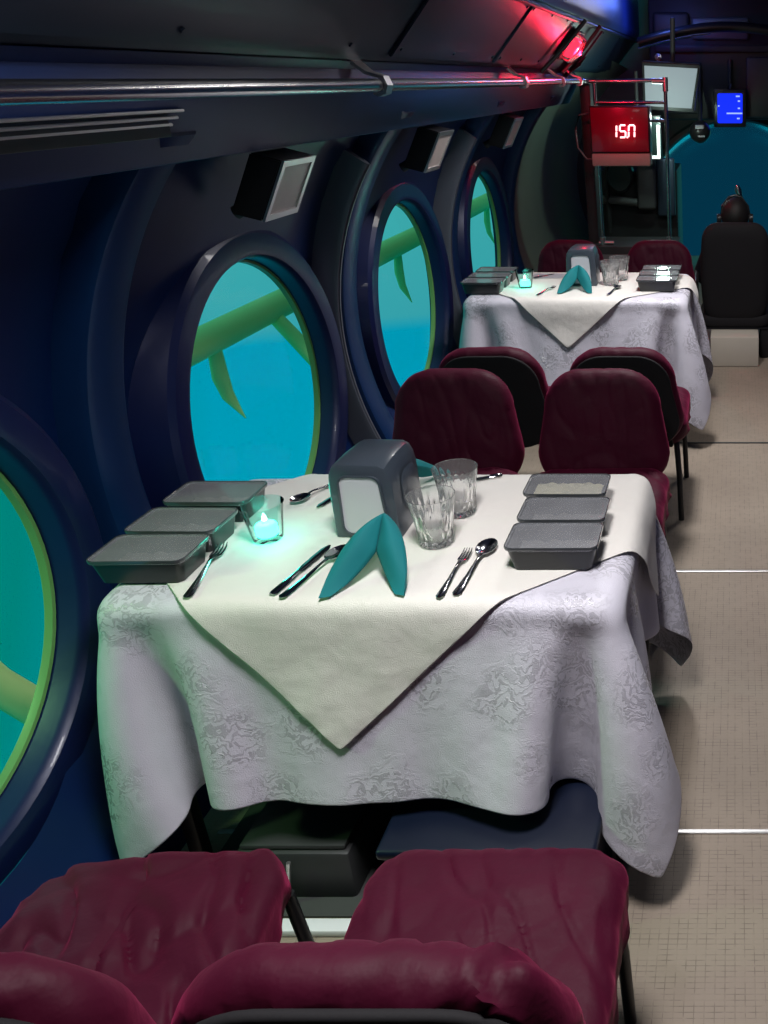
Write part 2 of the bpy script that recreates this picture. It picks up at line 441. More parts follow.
# vent slats under the rail
ro = empty('ceiling_vent', (-1.19, .9, 1.67), label='slotted steel air vent strip under the handrail on the cove', cat='vent')
bm = NB(); box(bm, -.012, -.002, -1.6, 1.12, -.035, .02, .002); obj('vent_backing', bm, darkgrey, ro)
for k in range(4):
    bm = NB(); tube(bm, [(.004-.004*k, -1.6, .016-.0135*k), (.004-.004*k, 1.17-.02*k, .016-.0135*k)], .0034, 8); obj('slat', bm, alu, ro)

# hand rail
rl = empty('handrail', (-1.1, 0, 1.73), label='long polished steel handrail running below the overhead panels', cat='handrail')
RY = 7.05
bm = NB(); tube(bm, [(0, YB+.1, 0), (0, 2, 0), (0, 4, 0), (0, RY-.08, 0), (.01, RY-.03, 0), (.04, RY, 0), (.1, RY, 0)], .019, 16)
obj('rail_tube', bm, steel, rl)
for y in (3.02, 5.05, 6.15, 6.85, .2):
    bm = NB()
    # strap: flat bar from the cove crease over and under the rail
    P = [(-.105, .085), (-.085, .08), (-.03, .035), (.018, .022), (.026, 0), (.018, -.022), (0, -.028), (-.016, -.022)]
    rings = []
    for i, (x, z) in enumerate(P):
        a = Vector(P[max(0, i-1)]); b = Vector(P[min(len(P)-1, i+1)]); d = (b-a).normalized(); nn = Vector((-d.y, d.x))*.005
        w = .055-.030*min(1, i/3)
        rings.append([(x+nn.x, y-w, z+nn.y), (x+nn.x, y+w, z+nn.y), (x-nn.x, y+w, z-nn.y), (x-nn.x, y-w, z-nn.y)])
    loft(bm, rings)
    br = obj('bracket', bm, alu, rl, angle=40)
    for dy in (-.05, .05):
        bm = NB(); tube(bm, [(-.085, y+dy, .074), (-.078, y+dy, .066)], .008, 8)
        obj('screw', bm, alu, br)

# wall spot lamps over the portholes
def wall_lamp(y, label, first=None):
    root = empty('wall_lamp', (-1.27, y, 1.445), label=label, cat='wall lamp', group='square lamps above the portholes')
    # local: front face tilted: top at x=+.05, bottom at x=-.03
    def F(yy, t, off=0): return Vector((-.035+.085*t-off*.97, yy, -.06+.16*t+off*.25))
    bm = NB(); q = [F(-.1, 0), F(.1, 0), F(.1, 1), F(-.1, 1)]; q2 = [F(-.1, 0, .085), F(.1, 0, .085), F(.1, 1, .085), F(-.1, 1, .085)]
    loft(bm, [q, q2]); bmesh.ops.bevel(bm, geom=list(bm.edges), offset=.004, segments=2, affect='EDGES'); obj('housing', bm, black, root, angle=30)
    bm = NB()
    o1 = [F(-.1, 0, -.001), F(.1, 0, -.001), F(.1, 1, -.001), F(-.1, 1, -.001)]; o2 = [F(-.1, 0, -.008), F(.1, 0, -.008), F(.1, 1, -.008), F(-.1, 1, -.008)]
    i1 = [F(-.083, .1, -.008), F(.083, .1, -.008), F(.083, .9, -.008), F(-.083, .9, -.008)]; i2 = [F(-.083, .1, -.001), F(.083, .1, -.001), F(.083, .9, -.001), F(-.083, .9, -.001)]
    loft(bm, [o1, o2, i1, i2], False, False); obj('bezel', bm, alu, root, angle=30)
    bm = NB(); loft(bm, [[F(-.084, .09, 0), F(.084, .09, 0), F(.084, .91, 0), F(-.084, .91, 0)], [F(-.084, .09, -.004), F(.084, .09, -.004), F(.084, .91, -.004), F(-.084, .91, -.004)]]); obj('lens', bm, lensm, root, angle=30)
    bm = NB(); tube(bm, [(-.10, 0, -.02), (-.155, 0, -.05)], .02, 10); obj('mount', bm, darkgrey, root)
    return root
wall_lamp(2.64, 'square steel-rimmed wall lamp above the porthole beside the nearer table')
wall_lamp(4.03, 'small square wall lamp tinted red on top, above the third porthole')
wall_lamp(5.42, 'smallest dim square wall lamp above the farthest porthole')

# red bulkhead lamp on the slope
p = slope_pt(.5, 6.1, .004)
rt = empty('warning_lamp', p, label='glowing red guarded lamp on the sloped overhead panel', cat='lamp')
T = Matrix.Rotation(math.atan2(.271, .235), 4, 'Y').to_3x3()
def SL(a, y, h):  # a along slope, h outward
    d = Vector((.235, 0, .271)).normalized(); nn = Vector((.271, 0, -.235)).normalized(); return d*a+nn*h+Vector((0, y, 0))
bm = NB(); rr = rrect(.2, .34, .03, 5)
loft(bm, [[SL(a, y, 0) for a, y in rr], [SL(a, y, .03) for a, y in rr]]); obj('lamp_base', bm, darkgrey, rt)
bm = NB(); r2 = rrect(.13, .24, .04, 5)
loft(bm, [[SL(a*s, y*s, h) for a, y in r2] for s, h in ((1, .03), (.98, .045), (.85, .065), (.5, .075))]); obj('lens', bm, redlens, rt)
for yy in (-.06, 0, .06):
    bm = NB(); tube(bm, [SL(-.09, yy, .03), SL(-.08, yy, .07), SL(0, yy, .09), SL(.08, yy, .07), SL(.09, yy, .03)], .005, 8); obj('guard_bar', bm, steel, rt)
# diagonal conduit bars near lamp
for k, (ya, yb) in enumerate([(5.75, 5.95), (6.45, 6.6)]):
    bm = NB(); tube(bm, [slope_pt(-.05, ya, .03), slope_pt(.5, (ya+yb)/2, .04), slope_pt(1.0, yb, .03)], .012, 10)
    tag(obj('conduit', bm, darkgrey), ['thin conduit crossing the slope nearer than the red lamp', 'thin conduit crossing the slope beyond the red lamp'][k], 'pipe')

# aisle ceiling lamps (real fixtures on the flat overhead, out of the picture above)
for k, (x, y) in enumerate([(-.35, 1.1), (-.35, 3.95)]):
    rt = empty('ceiling_lamp', (x, y, 2.45), label=['white ceiling lamp over the near dining table aisle', 'white ceiling lamp over the far dining table aisle'][k], cat='lamp')
    bm = NB(); loft(bm, [[(a, b, h) for a, b in rrect(.34, .5, .04, 4)] for h in (0, -.03)]); obj('housing', bm, alu, rt)
    bm = NB(); loft(bm, [[(a, b, h) for a, b in rrect(.30, .46, .03, 4)] for h in (-.03, -.036)]); obj('diffuser', bm, lamp_em, rt)

# ------------------------------------------------------------------ bow compartment
# grey curved hull section beyond the last frame
bm = NB(); n = 40; rows = []
for j in range(13):
    y = 6.53+j*.26; rg = 1.22+.10*math.sin(min(1, j/4)*PI/2)-.12*max(0, (j-4)/8)**2
    rows.append([bm.verts.new((CX-rg*math.cos(-.75+1.75*k/n), y, Z0+rg*math.sin(-.75+1.75*k/n))) for k in range(n+1)])
for j in range(12):
    for k in range(n): bm.faces.new([rows[j][k], rows[j+1][k], rows[j+1][k+1], rows[j][k+1]])
struct(obj('wall_bow_side', bm, dish_m, angle=60))
# bow bulkhead with big round window
bm = NB(); n = 64; WC = (.0, .45); WR = .95
YW = 9.45
ring0 = [bm.verts.new((WC[0]+WR*math.cos(a*2*PI/n), YW, WC[1]+WR*math.sin(a*2*PI/n))) for a in range(n)]
ring1 = []
for a in range(n):
    c, s = math.cos(a*2*PI/n), math.sin(a*2*PI/n); T_ = min(1.9/max(1e-6, abs(c)), 2.0/max(1e-6, abs(s)))
    ring1.append(bm.verts.new((WC[0]+T_*c, YW, WC[1]+T_*s)))
for a in range(n): bm.faces.new([ring0[a], ring0[(a+1)%n], ring1[(a+1)%n], ring1[a]])
struct(obj('wall_front', bm, darkgrey, smooth=False))
rt = empty('window_5', (WC[0], YW, WC[1]), kind='structure')
bm = NB(); lathe(bm, [(.95, 0), (.99, -.05), (.97, -.08), (.93, -.08), (.91, -.04), (.91, .05), (.99, .05)], 64, axis='y', close=True); obj('window_frame', bm, darkgrey, rt)
bm = NB(); lathe(bm, [(.92, 0), (.85, .16), (.65, .36), (.4, .48), (.15, .53), (0, .54)], 64, axis='y'); obj('pane', bm, bowpane_m, rt)

# guard frame with two poles
gf = empty('guard_frame', (0, RY, 0), label='steel guard frame with two slim poles holding the red display', cat='frame')
bm = NB(); tube(bm, [(-1.1+.1, 0, 1.73), (-.8, 0, 1.73), (-.535, 0, 1.735), (-.512, 0, 1.73), (-.505, 0, 1.705), (-.505, 0, 1.2), (-.505, 0, .58)], .014, 12); obj('pole', bm, steel, gf)
bm = NB(); tube(bm, [(-1.02, 0, 1.73), (-1.02, 0, 1.2), (-1.02, 0, .58)], .013, 12); obj('pole', bm, steel, gf)
for z in (1.585,):
    bm = NB(); tube(bm, [(-1.02, 0, z), (-.505, 0, z)], .012, 10); obj('crossbar', bm, steel, gf)
bm = NB(); tube(bm, [(-.62, 0, 1.46), (-.505, 0, 1.46)], .012, 10); obj('crossbar', bm, steel, gf)
bm = NB(); tube(bm, [(-.505, 0, 1.755), (-.505, 0, 1.72), (-.505, 0, 1.66)], .02, 12); tube(bm, [(-.60, 0, 1.73), (-.50, 0, 1.73)], .019, 12); obj('elbow', bm, alu, gf)
for x, s in ((-1.02, 1), (-.505, -1)):
    bm = NB(); tube(bm, [(x-.03*s, 0, .575), (x+.085*s, 0, .575)], .016, 12); tube(bm, [(x, 0, .56), (x, 0, .62)], .022, 12); obj('foot_clamp', bm, alu, gf)

# cabinet under the frame
cb = empty('equipment_cabinet', (-.78, 7.2, 0), label='low dark grey equipment cabinet under the guard frame poles', cat='cabinet')
bm = NB(); box(bm, -.34, .34, -.22, .25, 0, .56, .01); obj('body', bm, darkgrey, cb)
bm = NB(); box(bm, -.30, -.01, -.235, -.221, .05, .5, .004); d = obj('door', bm, midgrey, cb); bm = NB(); tube(bm, [(-.05, -.25, .3), (-.05, -.25, .4)], .006); obj('handle', bm, steel, d)
bm = NB(); box(bm, .01, .30, -.235, -.221, .05, .5, .004); d = obj('door', bm, midgrey, cb); bm = NB(); tube(bm, [(.05, -.25, .3), (.05, -.25, .4)], .006); obj('handle', bm, steel, d)

# machinery standing behind the poles
mc = empty('machinery_unit', (-.82, 8.2, 0), label='dark grey pump machinery with pale grey casing behind the poles', cat='machinery')
bm = NB(); box(bm, -.42, .40, -.1, .6, 0, 1.02, .02); obj('body', bm, darkgrey, mc)
bm = NB(); box(bm, -.0, .19, -.22, -.1, .70, 1.18, .03, 3); obj('casing', bm, midgrey, mc)
bm = NB(); box(bm, .2, .38, -.18, -.1, .64, 1.12, .02, 3); obj('casing', bm, mat('blue_grey_metal', srgb(70, 82, 100), .4, .3), mc)
bm = NB(); lathe(bm, [(0, -.3), (.11, -.3), (.13, -.27), (.13, -.1)], 24, c=(-.16, 0, .98), axis='y'); obj('motor', bm, blackpl, mc)
bm = NB(); tube(bm, [(-.36, -.16, .78), (-.2, -.2, .78), (.0, -.2, .76)], .035, 14); obj('pipe', bm, midgrey, mc)
bm = NB(); tube(bm, [(-.30, -.16, .5), (-.3, -.2, .9), (-.28, -.16, 1.34)], .025, 14); obj('pipe', bm, darkgrey, mc)
bm = NB(); box(bm, -.1, .08, -.24, -.12, 1.12, 1.3, .02); obj('junction_box', bm, midgrey, mc)
bm = NB(); lathe(bm, [(0, -.2), (.022, -.195), (.026, -.17), (.026, -.1)], 16, c=(.02, -.06, 1.205), axis='y'); obj('green_indicator', bm, green_em, mc)
mc.location = (-.84, 8.2, 0); mc.scale = (.85, 1, 1)

# dark partition column by the poles, right of grey hull
bm = NB(); box(bm, -1.14, -1.06, 7.12, 7.32, 0, 1.72, .01); struct(obj('pillar', bm, darkgrey))

# red LED display
ds = empty('digital_display', (-.83, 6.95, 1.40), label='boxy red digital display reading 15 and a broken zero', cat='display')
bm = NB(); box(bm, -.215, .215, -.06, .12, -.155, .165, .008); obj('housing', bm, mat('dark_red_housing', (.05, .004, .01, 1), .4), ds)
bm = NB(); box(bm, -.205, .205, -.068, -.061, -.145, .155, .003); obj('face', bm, redplastic, ds)
bm = NB(); box(bm, -.213, .213, -.062, .10, -.245, -.157, .01); obj('lower_tray', bm, beige, ds)
def seg(bm, cx, cz, which, w=.042, h=.082, t=.0105, sl=.0):
    def bar(x0, z0, x1, z1):
        d = Vector((x1-x0, z1-z0)).normalized()*.003; n = Vector((-d.y, d.x)).normalized()*t/2
        pts = [(x0+d.x+n.x, z0+d.y+n.y), (x0+d.x-n.x, z0+d.y-n.y), (x1-d.x-n.x, z1-d.y-n.y), (x1-d.x+n.x, z1-d.y+n.y)]
        pts = [(cx+x+z*sl, cz+z) for x, z in pts]
        loft(bm, [[(x, -.0692, z) for x, z in pts], [(x, -.0735, z) for x, z in pts]])
    D = dict(a=(0, h, w, h), b=(w, h/2, w, h), c=(w, 0, w, h/2), d=(0, 0, w, 0), e=(0, 0, 0, h/2), f=(0, h/2, 0, h), g=(0, h/2, w, h/2))
    for k in which: bar(*D[k])
for cx, which in ((-.068, 'bc'), (-.002, 'afgcd'), (.062, 'abcef')):
    bm = NB(); seg(bm, cx, -.045, which, sl=.06)
    if which == 'afgcd': box(bm, .048, .057, -.0735, -.0692, -.05, -.041)
    obj('digit', bm, digitm, ds, smooth=False)
bm = NB(); tube(bm, [(-.22, 0, .12), (-.30, 0, .10), (-.33, 0, .0), (-.32, 0, -.12), (-.26, 0, -.2), (-.2, .02, -.2)], .007, 8); obj('cable', bm, midgrey, ds)
bm = NB(); tube(bm, [(-.19, .13, -.1), (-.19, .13, .18)], .012); obj('mount', bm, steel, ds)
bm = NB(); tube(bm, [(.1, .13, -.1), (.1, .13, .18)], .012); obj('mount', bm, steel, ds)

# small monitor behind the display with bright rim
wm = empty('lit_monitor', (-.80, 7.75, 1.30), label='small monitor with white glowing rim just behind the red display', cat='monitor')
bm = NB(); box(bm, -.19, .20, 0, .05, -.17, .17, .006); obj('casing', bm, blackpl, wm)
bm = NB(); box(bm, -.18, .19, -.004, -.001, -.16, .16); obj('screen', bm, mat('dim_screen', (.01, .02, .02, 1), .2), wm, smooth=False)
bm = NB(); box(bm, -.10, .19, -.008, -.0045, -.16, -.135); box(bm, .165, .19, -.008, -.0045, -.135, .10); obj('lit_rim', bm, white_em, wm, smooth=False)
bm = NB(); tube(bm, [(0, .06, -.1), (0, .12, .2), (0, .12, .5)], .015); obj('mount_arm', bm, darkgrey, wm)

# hanging monitor
hm = empty('hanging_monitor', (-.52, 7.9, 1.68), label='tilted pale grey screen hanging from the overhead beyond the poles', cat='monitor')
hm.rotation_euler = (math.radians(12), math.radians(3), math.radians(-4))
bm = NB()
def PARA(w0, w1, h, y): return [(-w0/2, y, -h/2), (w0/2-.04, y, -h/2), (w1/2, y, h/2), (-w1/2, y, h/2)]
loft(bm, [PARA(.46, .47, .37, 0), PARA(.46, .47, .37, .05)]); bmesh.ops.bevel(bm, geom=list(bm.edges), offset=.008, segments=2, affect='EDGES'); obj('bezel', bm, blackpl, hm, angle=30)
bm = NB(); loft(bm, [PARA(.42, .43, .31, -.001), PARA(.42, .43, .31, -.004)]); obj('screen', bm, screen_grey, hm, smooth=False)
bm = NB(); tube(bm, [(0, .05, .05), (0, .1, .15), (0, .1, .5)], .02); obj('mount_arm', bm, darkgrey, hm)

# overhead console
oc = empty('overhead_console', (-.1, 8.75, 1.9), label='black overhead console with grey panels above the bow window', cat='console')
bm = NB(); box(bm, -.66, 1.0, 0, .5, -.50, .5, .02); obj('body', bm, mat('console_black', (.02, .021, .022, 1), .5), oc)
bm = NB(); box(bm, -.28, .22, -.03, 0, .16, .34, .02, 3); obj('grey_panel', bm, midgrey, oc)
bm = NB(); box(bm, -.62, -.30, -.05, 0, .18, .38, .03, 3); obj('grey_panel', bm, darkgrey, oc)
bm = NB(); box(bm, -.6, .6, -.04, 0, .06, .12, .01); obj('grey_panel', bm, darkgrey, oc)
bm = NB(); box(bm, -.55, -.20, -.05, 0, -.45, -.02, .02); obj('grey_panel', bm, mat('console_grey', (.05, .052, .055, 1), .5, .2), oc)
bm = NB(); box(bm, .20, .6, -.05, 0, -.48, .02, .02); obj('grey_panel', bm, darkgrey, oc)
bm = NB(); lathe(bm, [(0, -.06), (.03, -.055), (.035, 0)], 16, c=(-.58, 0, .02), axis='y'); obj('knob', bm, steel, oc)
# curved arch beam in front of it
bm = NB(); pts = [(-.80+1.5*k/20, 8.2, 2.02+.10*math.sin(k/20*PI*1.1)+.04*k/20) for k in range(21)]
tube(bm, pts, .05, 12, sx=1.0, sy=.8); tag(obj('arch_beam', bm, black), 'black curved beam crossing above the pilot compartment', 'beam')
bm = NB(); tube(bm, [(p_[0], p_[1]-.03, p_[2]-.045) for p_ in pts[:9]], .008, 8); tag(obj('conduit', bm, steel), 'thin bright conduit following the black curved beam', 'pipe')

# blue display
bd = empty('navigation_display', (-.045, 8.62, 1.50), label='small bright blue navigation screen hanging over the bow window', cat='display')
bm = NB(); box(bm, -.145, .145, 0, .06, -.16, .16, .012); obj('bezel', bm, blackpl, bd)
bm = NB(); loft(bm, [[(a, y, b) for a, b in rrect(.225, .25, .015, 4)] for y in (0, -.003)]); obj('screen', bm, screen_blue, bd, smooth=False)
for x, z, w in [(.07, .10, .035), (.08, .06, .02), (.08, .0, .02), (.075, -.085, .025), (.04, -.042, .14), (-.1, .02, .012)]:
    bm = NB(); box(bm, x-w/2, x+w/2, -.005, -.0032, z-.006, z+.006)
    obj('screen_text', bm, screen_text, bd, smooth=False)
bm = NB(); tube(bm, [(0, .06, .1), (0, .1, .2), (0, .1, .4)], .02); obj('mount_arm', bm, darkgrey, bd)

# black spotlight / camera ball
sp = empty('camera_ball', (-.31, 8.45, 1.31), label='small black ball camera with pale lens under the console', cat='camera')
bm = NB(); bmesh.ops.create_uvsphere(bm, u_segments=24, v_segments=16, radius=.095); obj('shell', bm, blackpl, sp)
bm = NB(); loft(bm, [[(a, y, b+.045) for a, b in rrect(.08*s, .035*s, .01*s, 4)] for s, y in ((1, -.088), (.8, -.10))]); pl_ = mat('pale_lens', (.6, .62, .65, 1), .3); obj('lens', bm, pl_, sp)
bm = NB(); box(bm, -.015, .045, -.1, -.085, -.04, -.025, .004); obj('reflector', bm, pl_, sp)
bm = NB(); tube(bm, [(0, 0, .08), (0, .05, .2), (0, .15, .32)], .018); obj('mount', bm, darkgrey, sp)

# pilot platform, chair, pilot
bm = NB(); box(bm, -.16, .155, 5.68, 6.3, .001, .2, .008); tag(obj('seat_plinth', bm, beige), 'pale beige box plinth under the black pilot chair', 'plinth')
pc = empty('pilot_chair', (.0, 6.0, .2), label='large black pilot chair standing on the beige plinth', cat='chair')
def bend_back(p): return Vector((p.x, p.z-.04+.10*(p.y-.35), p.y))
bm = NB(); pad(bm, rrect(.40, .66, .10, 8, 0, .33, .42), .10, .04, .012, f=lambda p: Vector((p.x*(1+.10*math.sin(min(1, max(0, p.y/.6))*PI)), -.15+p.z-.08*(p.y-.3), .04+p.y))); obj('backrest', bm, chairblack, pc)
bm = NB(); pad(bm, rrect(.48, .46, .07, 8, 0, .1), .10, .04, .01, f=lambda p: Vector((p.x, p.y, .0+p.z))); obj('seat', bm, chairblack, pc)
bm = NB(); box(bm, -.24, .24, -.13, .34, -.04+.042, .012, .004); obj('seat_base', bm, black, pc)
for s in (-1, 1):
    bm = NB(); tube(bm, [(s*.25, -.08, .08), (s*.26, -.06, .3), (s*.26, .1, .33), (s*.26, .28, .33)], .02, 10); obj('armrest', bm, blackpl, pc)
bm = NB(); box(bm, .17, .30, -.12, .2, -.199, .0, .01); obj('side_box', bm, black, pc)

def skin(name, verts, edges, radii, m, parent=None, sub=2, root=0):
    me = bpy.data.meshes.new(name); me.from_pydata([tuple(v) for v in verts], edges, []); me.update()
    o = bpy.data.objects.new(name, me); COL.objects.link(o)
    md = o.modifiers.new('Skin', 'SKIN')
    md.use_smooth_shade = True
    sv = me.skin_vertices[0].data if me.skin_vertices else None
    if sv is None:
        bm_ = bmesh.new(); bm_.from_mesh(me); bm_.verts.layers.skin.verify(); bm_.to_mesh(me); bm_.free(); sv = me.skin_vertices[0].data
    for i, r in enumerate(radii): sv[i].radius = (r, r) if not isinstance(r, tuple) else r; sv[i].use_root = (i == root)
    sb = o.modifiers.new('Sub', 'SUBSURF'); sb.levels = sub; sb.render_levels = sub
    me.materials.append(m)
    if parent: o.parent = parent
    return o
# seated pilot seen from behind
pv = [(0, .02, .14), (0, .02, .26), (0, .03, .40), (0, .04, .52), (0, .045, .58), (0, .06, .65), (0, .075, .73), (0, .07, .78)]
pr_ = [(.15, .11), (.14, .10), (.16, .10), (.13, .09), (.055, .055), (.065, .075), (.078, .09), (.055, .07)]
pe = [(i, i+1) for i in range(7)]
for s in (-1, 1):
    b0 = len(pv)
    pv += [(s*.17, .04, .50), (s*.23, .10, .34), (s*.2, .30, .26), (s*.18, .36, .26)]; pr_ += [.062, .048, .036, .028]
    pe += [(3, b0), (b0, b0+1), (b0+1, b0+2), (b0+2, b0+3)]
    for f_, (dx, ln) in enumerate([(-.025, .07), (-.009, .08), (.008, .078), (.024, .062)]):
        q = len(pv); pv += [(s*.18+dx, .40, .262), (s*.18+dx*1.3, .40+ln*.6, .255), (s*.18+dx*1.3, .40+ln, .235)]; pr_ += [.010, .009, .007]
        pe += [(b0+3, q), (q, q+1), (q+1, q+2)]
    q = len(pv); pv += [(s*.18-s*.03, .37, .26), (s*.18-s*.05, .40, .25)]; pr_ += [.011, .008]; pe += [(b0+3, q), (q, q+1)]
    b1 = len(pv); pv += [(s*.09, .10, .16), (s*.11, .46, .16), (s*.11, .52, -.08), (s*.11, .60, -.10)]; pr_ += [.075, .055, .04, .035]
    pe += [(0, b1), (b1, b1+1), (b1+1, b1+2), (b1+2, b1+3)]
person = skin('person', pv, pe, pr_, skin_m)
person.location = (.0, 6.05, .17)
tag(person, 'person in dark clothes sitting in the black pilot chair, seen from behind', 'person')
jv = [(0, .02, .12), (0, .02, .26), (0, .03, .40), (0, .04, .52), (0, .045, .57)]; jr = [(.165, .125), (.155, .115), (.175, .115), (.145, .10), (.07, .07)]; je = [(0, 1), (1, 2), (2, 3), (3, 4)]
for s in (-1, 1):
    b0 = len(jv); jv += [(s*.17, .04, .50), (s*.23, .10, .34), (s*.2, .29, .26)]; jr += [.072, .058, .045]; je += [(3, b0), (b0, b0+1), (b0+1, b0+2)]
skin('jacket', jv, je, jr, jacket_m, person)
tv, tr_, te = [(0, .02, .13)], [(.16, .12)], []
for s in (-1, 1):
    b1 = len(tv); tv += [(s*.09, .10, .16), (s*.11, .46, .16), (s*.11, .52, -.06)]; tr_ += [.085, .065, .05]; te += [(0, b1), (b1, b1+1), (b1+1, b1+2)]
skin('trousers', tv, te, tr_, jacket_m, person)
bm = NB(); bmesh.ops.create_uvsphere(bm, u_segments=24, v_segments=16, radius=1)
for v in bm.verts:
    v.co = Vector((v.co.x*.093, v.co.y*.108-.012, v.co.z*.115)) + Vector((0, .06, .745))
    if v.co.y > .10 and v.co.z < .78: v.co.y = .10
obj('hair', bm, hair_m, person)
bm = NB(); tube(bm, [(.098, .06, .73), (.085, .06, .80), (.04, .06, .858), (0, .06, .87), (-.04, .06, .858), (-.085, .06, .80), (-.098, .06, .73)], .008, 8)
for s in (-1, 1): lathe(bm, [(0, .0), (.03, .0), (.034, .012), (.03, .03), (0, .03)], 16, c=(s*.09 if s > 0 else -.12, .06, .72), axis='x')
obj('headset', bm, blackpl, person)
# bright reflecting helm knob and blue side screen
kb = empty('helm_lever', (.045, 7.4, 0), label='chrome helm lever glinting beside the head of the pilot', cat='lever')
bm = NB(); tube(bm, [(0, 0, 0), (0, 0, .5), (.0, 0, .86)], [.05, .03, .015]); obj('stem', bm, black, kb)
bm = NB(); tube(bm, [(.0, 0, .86), (-.02, 0, .93), (-.03, 0, .97)], [.02, .028, .012]); obj('grip', bm, steel, kb)
sc_ = empty('side_console', (.36, 7.0, 0), label='dark side console with a small blue lit screen at the picture edge', cat='console')
bm = NB(); box(bm, -.12, .22, 0, .5, 0, .56, .02); obj('body', bm, darkgrey, sc_)
bm = NB(); box(bm, -.10, .19, -.006, -.001, .37, .43); obj('screen', bm, screen_blue, sc_, smooth=False)
bm = NB(); box(bm, -.10, .19, -.006, -.001, .44, .50); obj('screen', bm, mat('white_lit_screen', (.1, .1, .1, 1), .3, emit=(.6, .7, 1, 1), estr=.8), sc_, smooth=False)

# ------------------------------------------------------------------ chairs
def wr(p, amp, sc=9, seed=0):
    v = Vector((p.x*sc+seed, p.y*sc, p.z*sc)); f2 = Vector((p.x*(sc+9)+p.y*8+seed, p.y*4-p.x*3, p.z*5))
    return (abs(noise.noise(v))*2-1)*amp + noise.noise(v*2.3)*amp*.5 - max(0, .22-abs(noise.noise(f2)))*amp*4.5

def make_chair(label, seed=0, wrinkle=.004, group=None, knot=False, bw=.48, BH=.435, W=.49, lean=.16):
    root = empty('dining_chair', label=label, cat='chair', group=group)
    D = .48
    # seat (local +y is the way the sitter faces)
    def fs(p):
        q = Vector((p.x, p.y, p.z+.335))
        w = wr(q, wrinkle, 7, seed) if p.z > .02 else wr(q, wrinkle*.7, 10, seed+3)
        q.z += w*(1 if p.z > .05 else .2); q.x += w*.5*(1 if p.x > 0 else -1)
        if p.z < .03:                       # skirt of the cover flares and ripples
            q.x += .008*math.sin(p.y*40+seed); q.y += .008*math.sin(p.x*36+seed)
        return q
    bm = NB(); pad(bm, rrect(W, D, .075, 8, 0, 0), .12, .035, .012, f=fs, nring=34, n=160); obj('seat', bm, maroon, root, angle=60)
    # backrest, maroon cover with black back shell
    def fb(p):   # p.x across, p.y height, p.z thickness (0 front .. .07 rear)
        q = Vector((p.x, -.235-p.z+.02-lean*(p.y), .355+p.y))
        w = wr(q, wrinkle, 8, seed+11); q.y += w; q.z += .4*wr(q, wrinkle, 6, seed+5)*(1 if p.y > .2 else 0)
        if knot:
            d = math.hypot(p.x-.185, p.y-BH+.02); g = math.exp(-(d/.055)**2)
            q.z += .016*g*math.sin((p.x+p.y)*130)+.012*g; q.y -= .012*g
        return q
    bh = BH
    bm = NB(); pad(bm, rrect(bw-.0, bh, .14, 12, 0, bh/2, bw*.88), .085, .038, .006, f=fb, nring=26, n=160); obj('backrest', bm, maroon, root, angle=60)
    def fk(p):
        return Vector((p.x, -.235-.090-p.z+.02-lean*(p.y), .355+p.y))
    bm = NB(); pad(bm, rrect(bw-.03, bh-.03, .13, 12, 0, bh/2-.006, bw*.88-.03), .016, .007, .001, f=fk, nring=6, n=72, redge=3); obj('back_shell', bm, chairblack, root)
    # frame and legs
    for sx in (-1, 1):
        bm = NB(); tube(bm, [(sx*.20, .20, .345), (sx*.21, .205, .2), (sx*.215, .21, 0)], .0125, 10); obj('leg', bm, black, root)
        bm = NB(); tube(bm, [(sx*.20, -.20, .345), (sx*.21, -.22, .2), (sx*.215, -.24, 0)], .0125, 10); obj('leg', bm, black, root)
        bm = NB(); tube(bm, [(sx*.18, -.18, .345), (sx*.18, -.25, .35), (sx*.18, -.30, .55), (sx*.17, -.315, .70)], .011, 10); obj('back_support', bm, black, root)
    bm = NB(); box(bm, -.2, .2, -.19, .2, .328, .344, .004); obj('seat_frame', bm, black, root)
    return root
# near pair, facing away from the camera towards the near table
GC = 'near pair of chairs'
c1 = make_chair('maroon covered chair nearest the aisle at the bottom of the picture', 3, .006, knot=True, bw=.55, BH=.475, W=.47, lean=.08)
c1.location = (-.425, 1.02, .0)
c2 = make_chair('maroon covered chair by the porthole wall at the bottom of the picture', 17, .012, bw=.55, BH=.46, W=.45, lean=.09)
c2.location = (-1.01, 1.01, 0); c2.rotation_euler = (0, 0, math.radians(7))
# chairs across the near table facing the camera
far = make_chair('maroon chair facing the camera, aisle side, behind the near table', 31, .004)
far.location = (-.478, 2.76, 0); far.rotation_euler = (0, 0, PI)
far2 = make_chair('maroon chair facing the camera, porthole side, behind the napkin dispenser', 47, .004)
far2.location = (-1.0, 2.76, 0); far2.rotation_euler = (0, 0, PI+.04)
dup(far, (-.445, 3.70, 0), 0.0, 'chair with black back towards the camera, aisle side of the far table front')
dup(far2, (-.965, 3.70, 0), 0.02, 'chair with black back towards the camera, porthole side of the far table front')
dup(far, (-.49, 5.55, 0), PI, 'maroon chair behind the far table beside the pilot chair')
dup(far2, (-1.06, 5.55, 0), PI, 'maroon chair behind the far table hidden partly by its napkin dispenser')

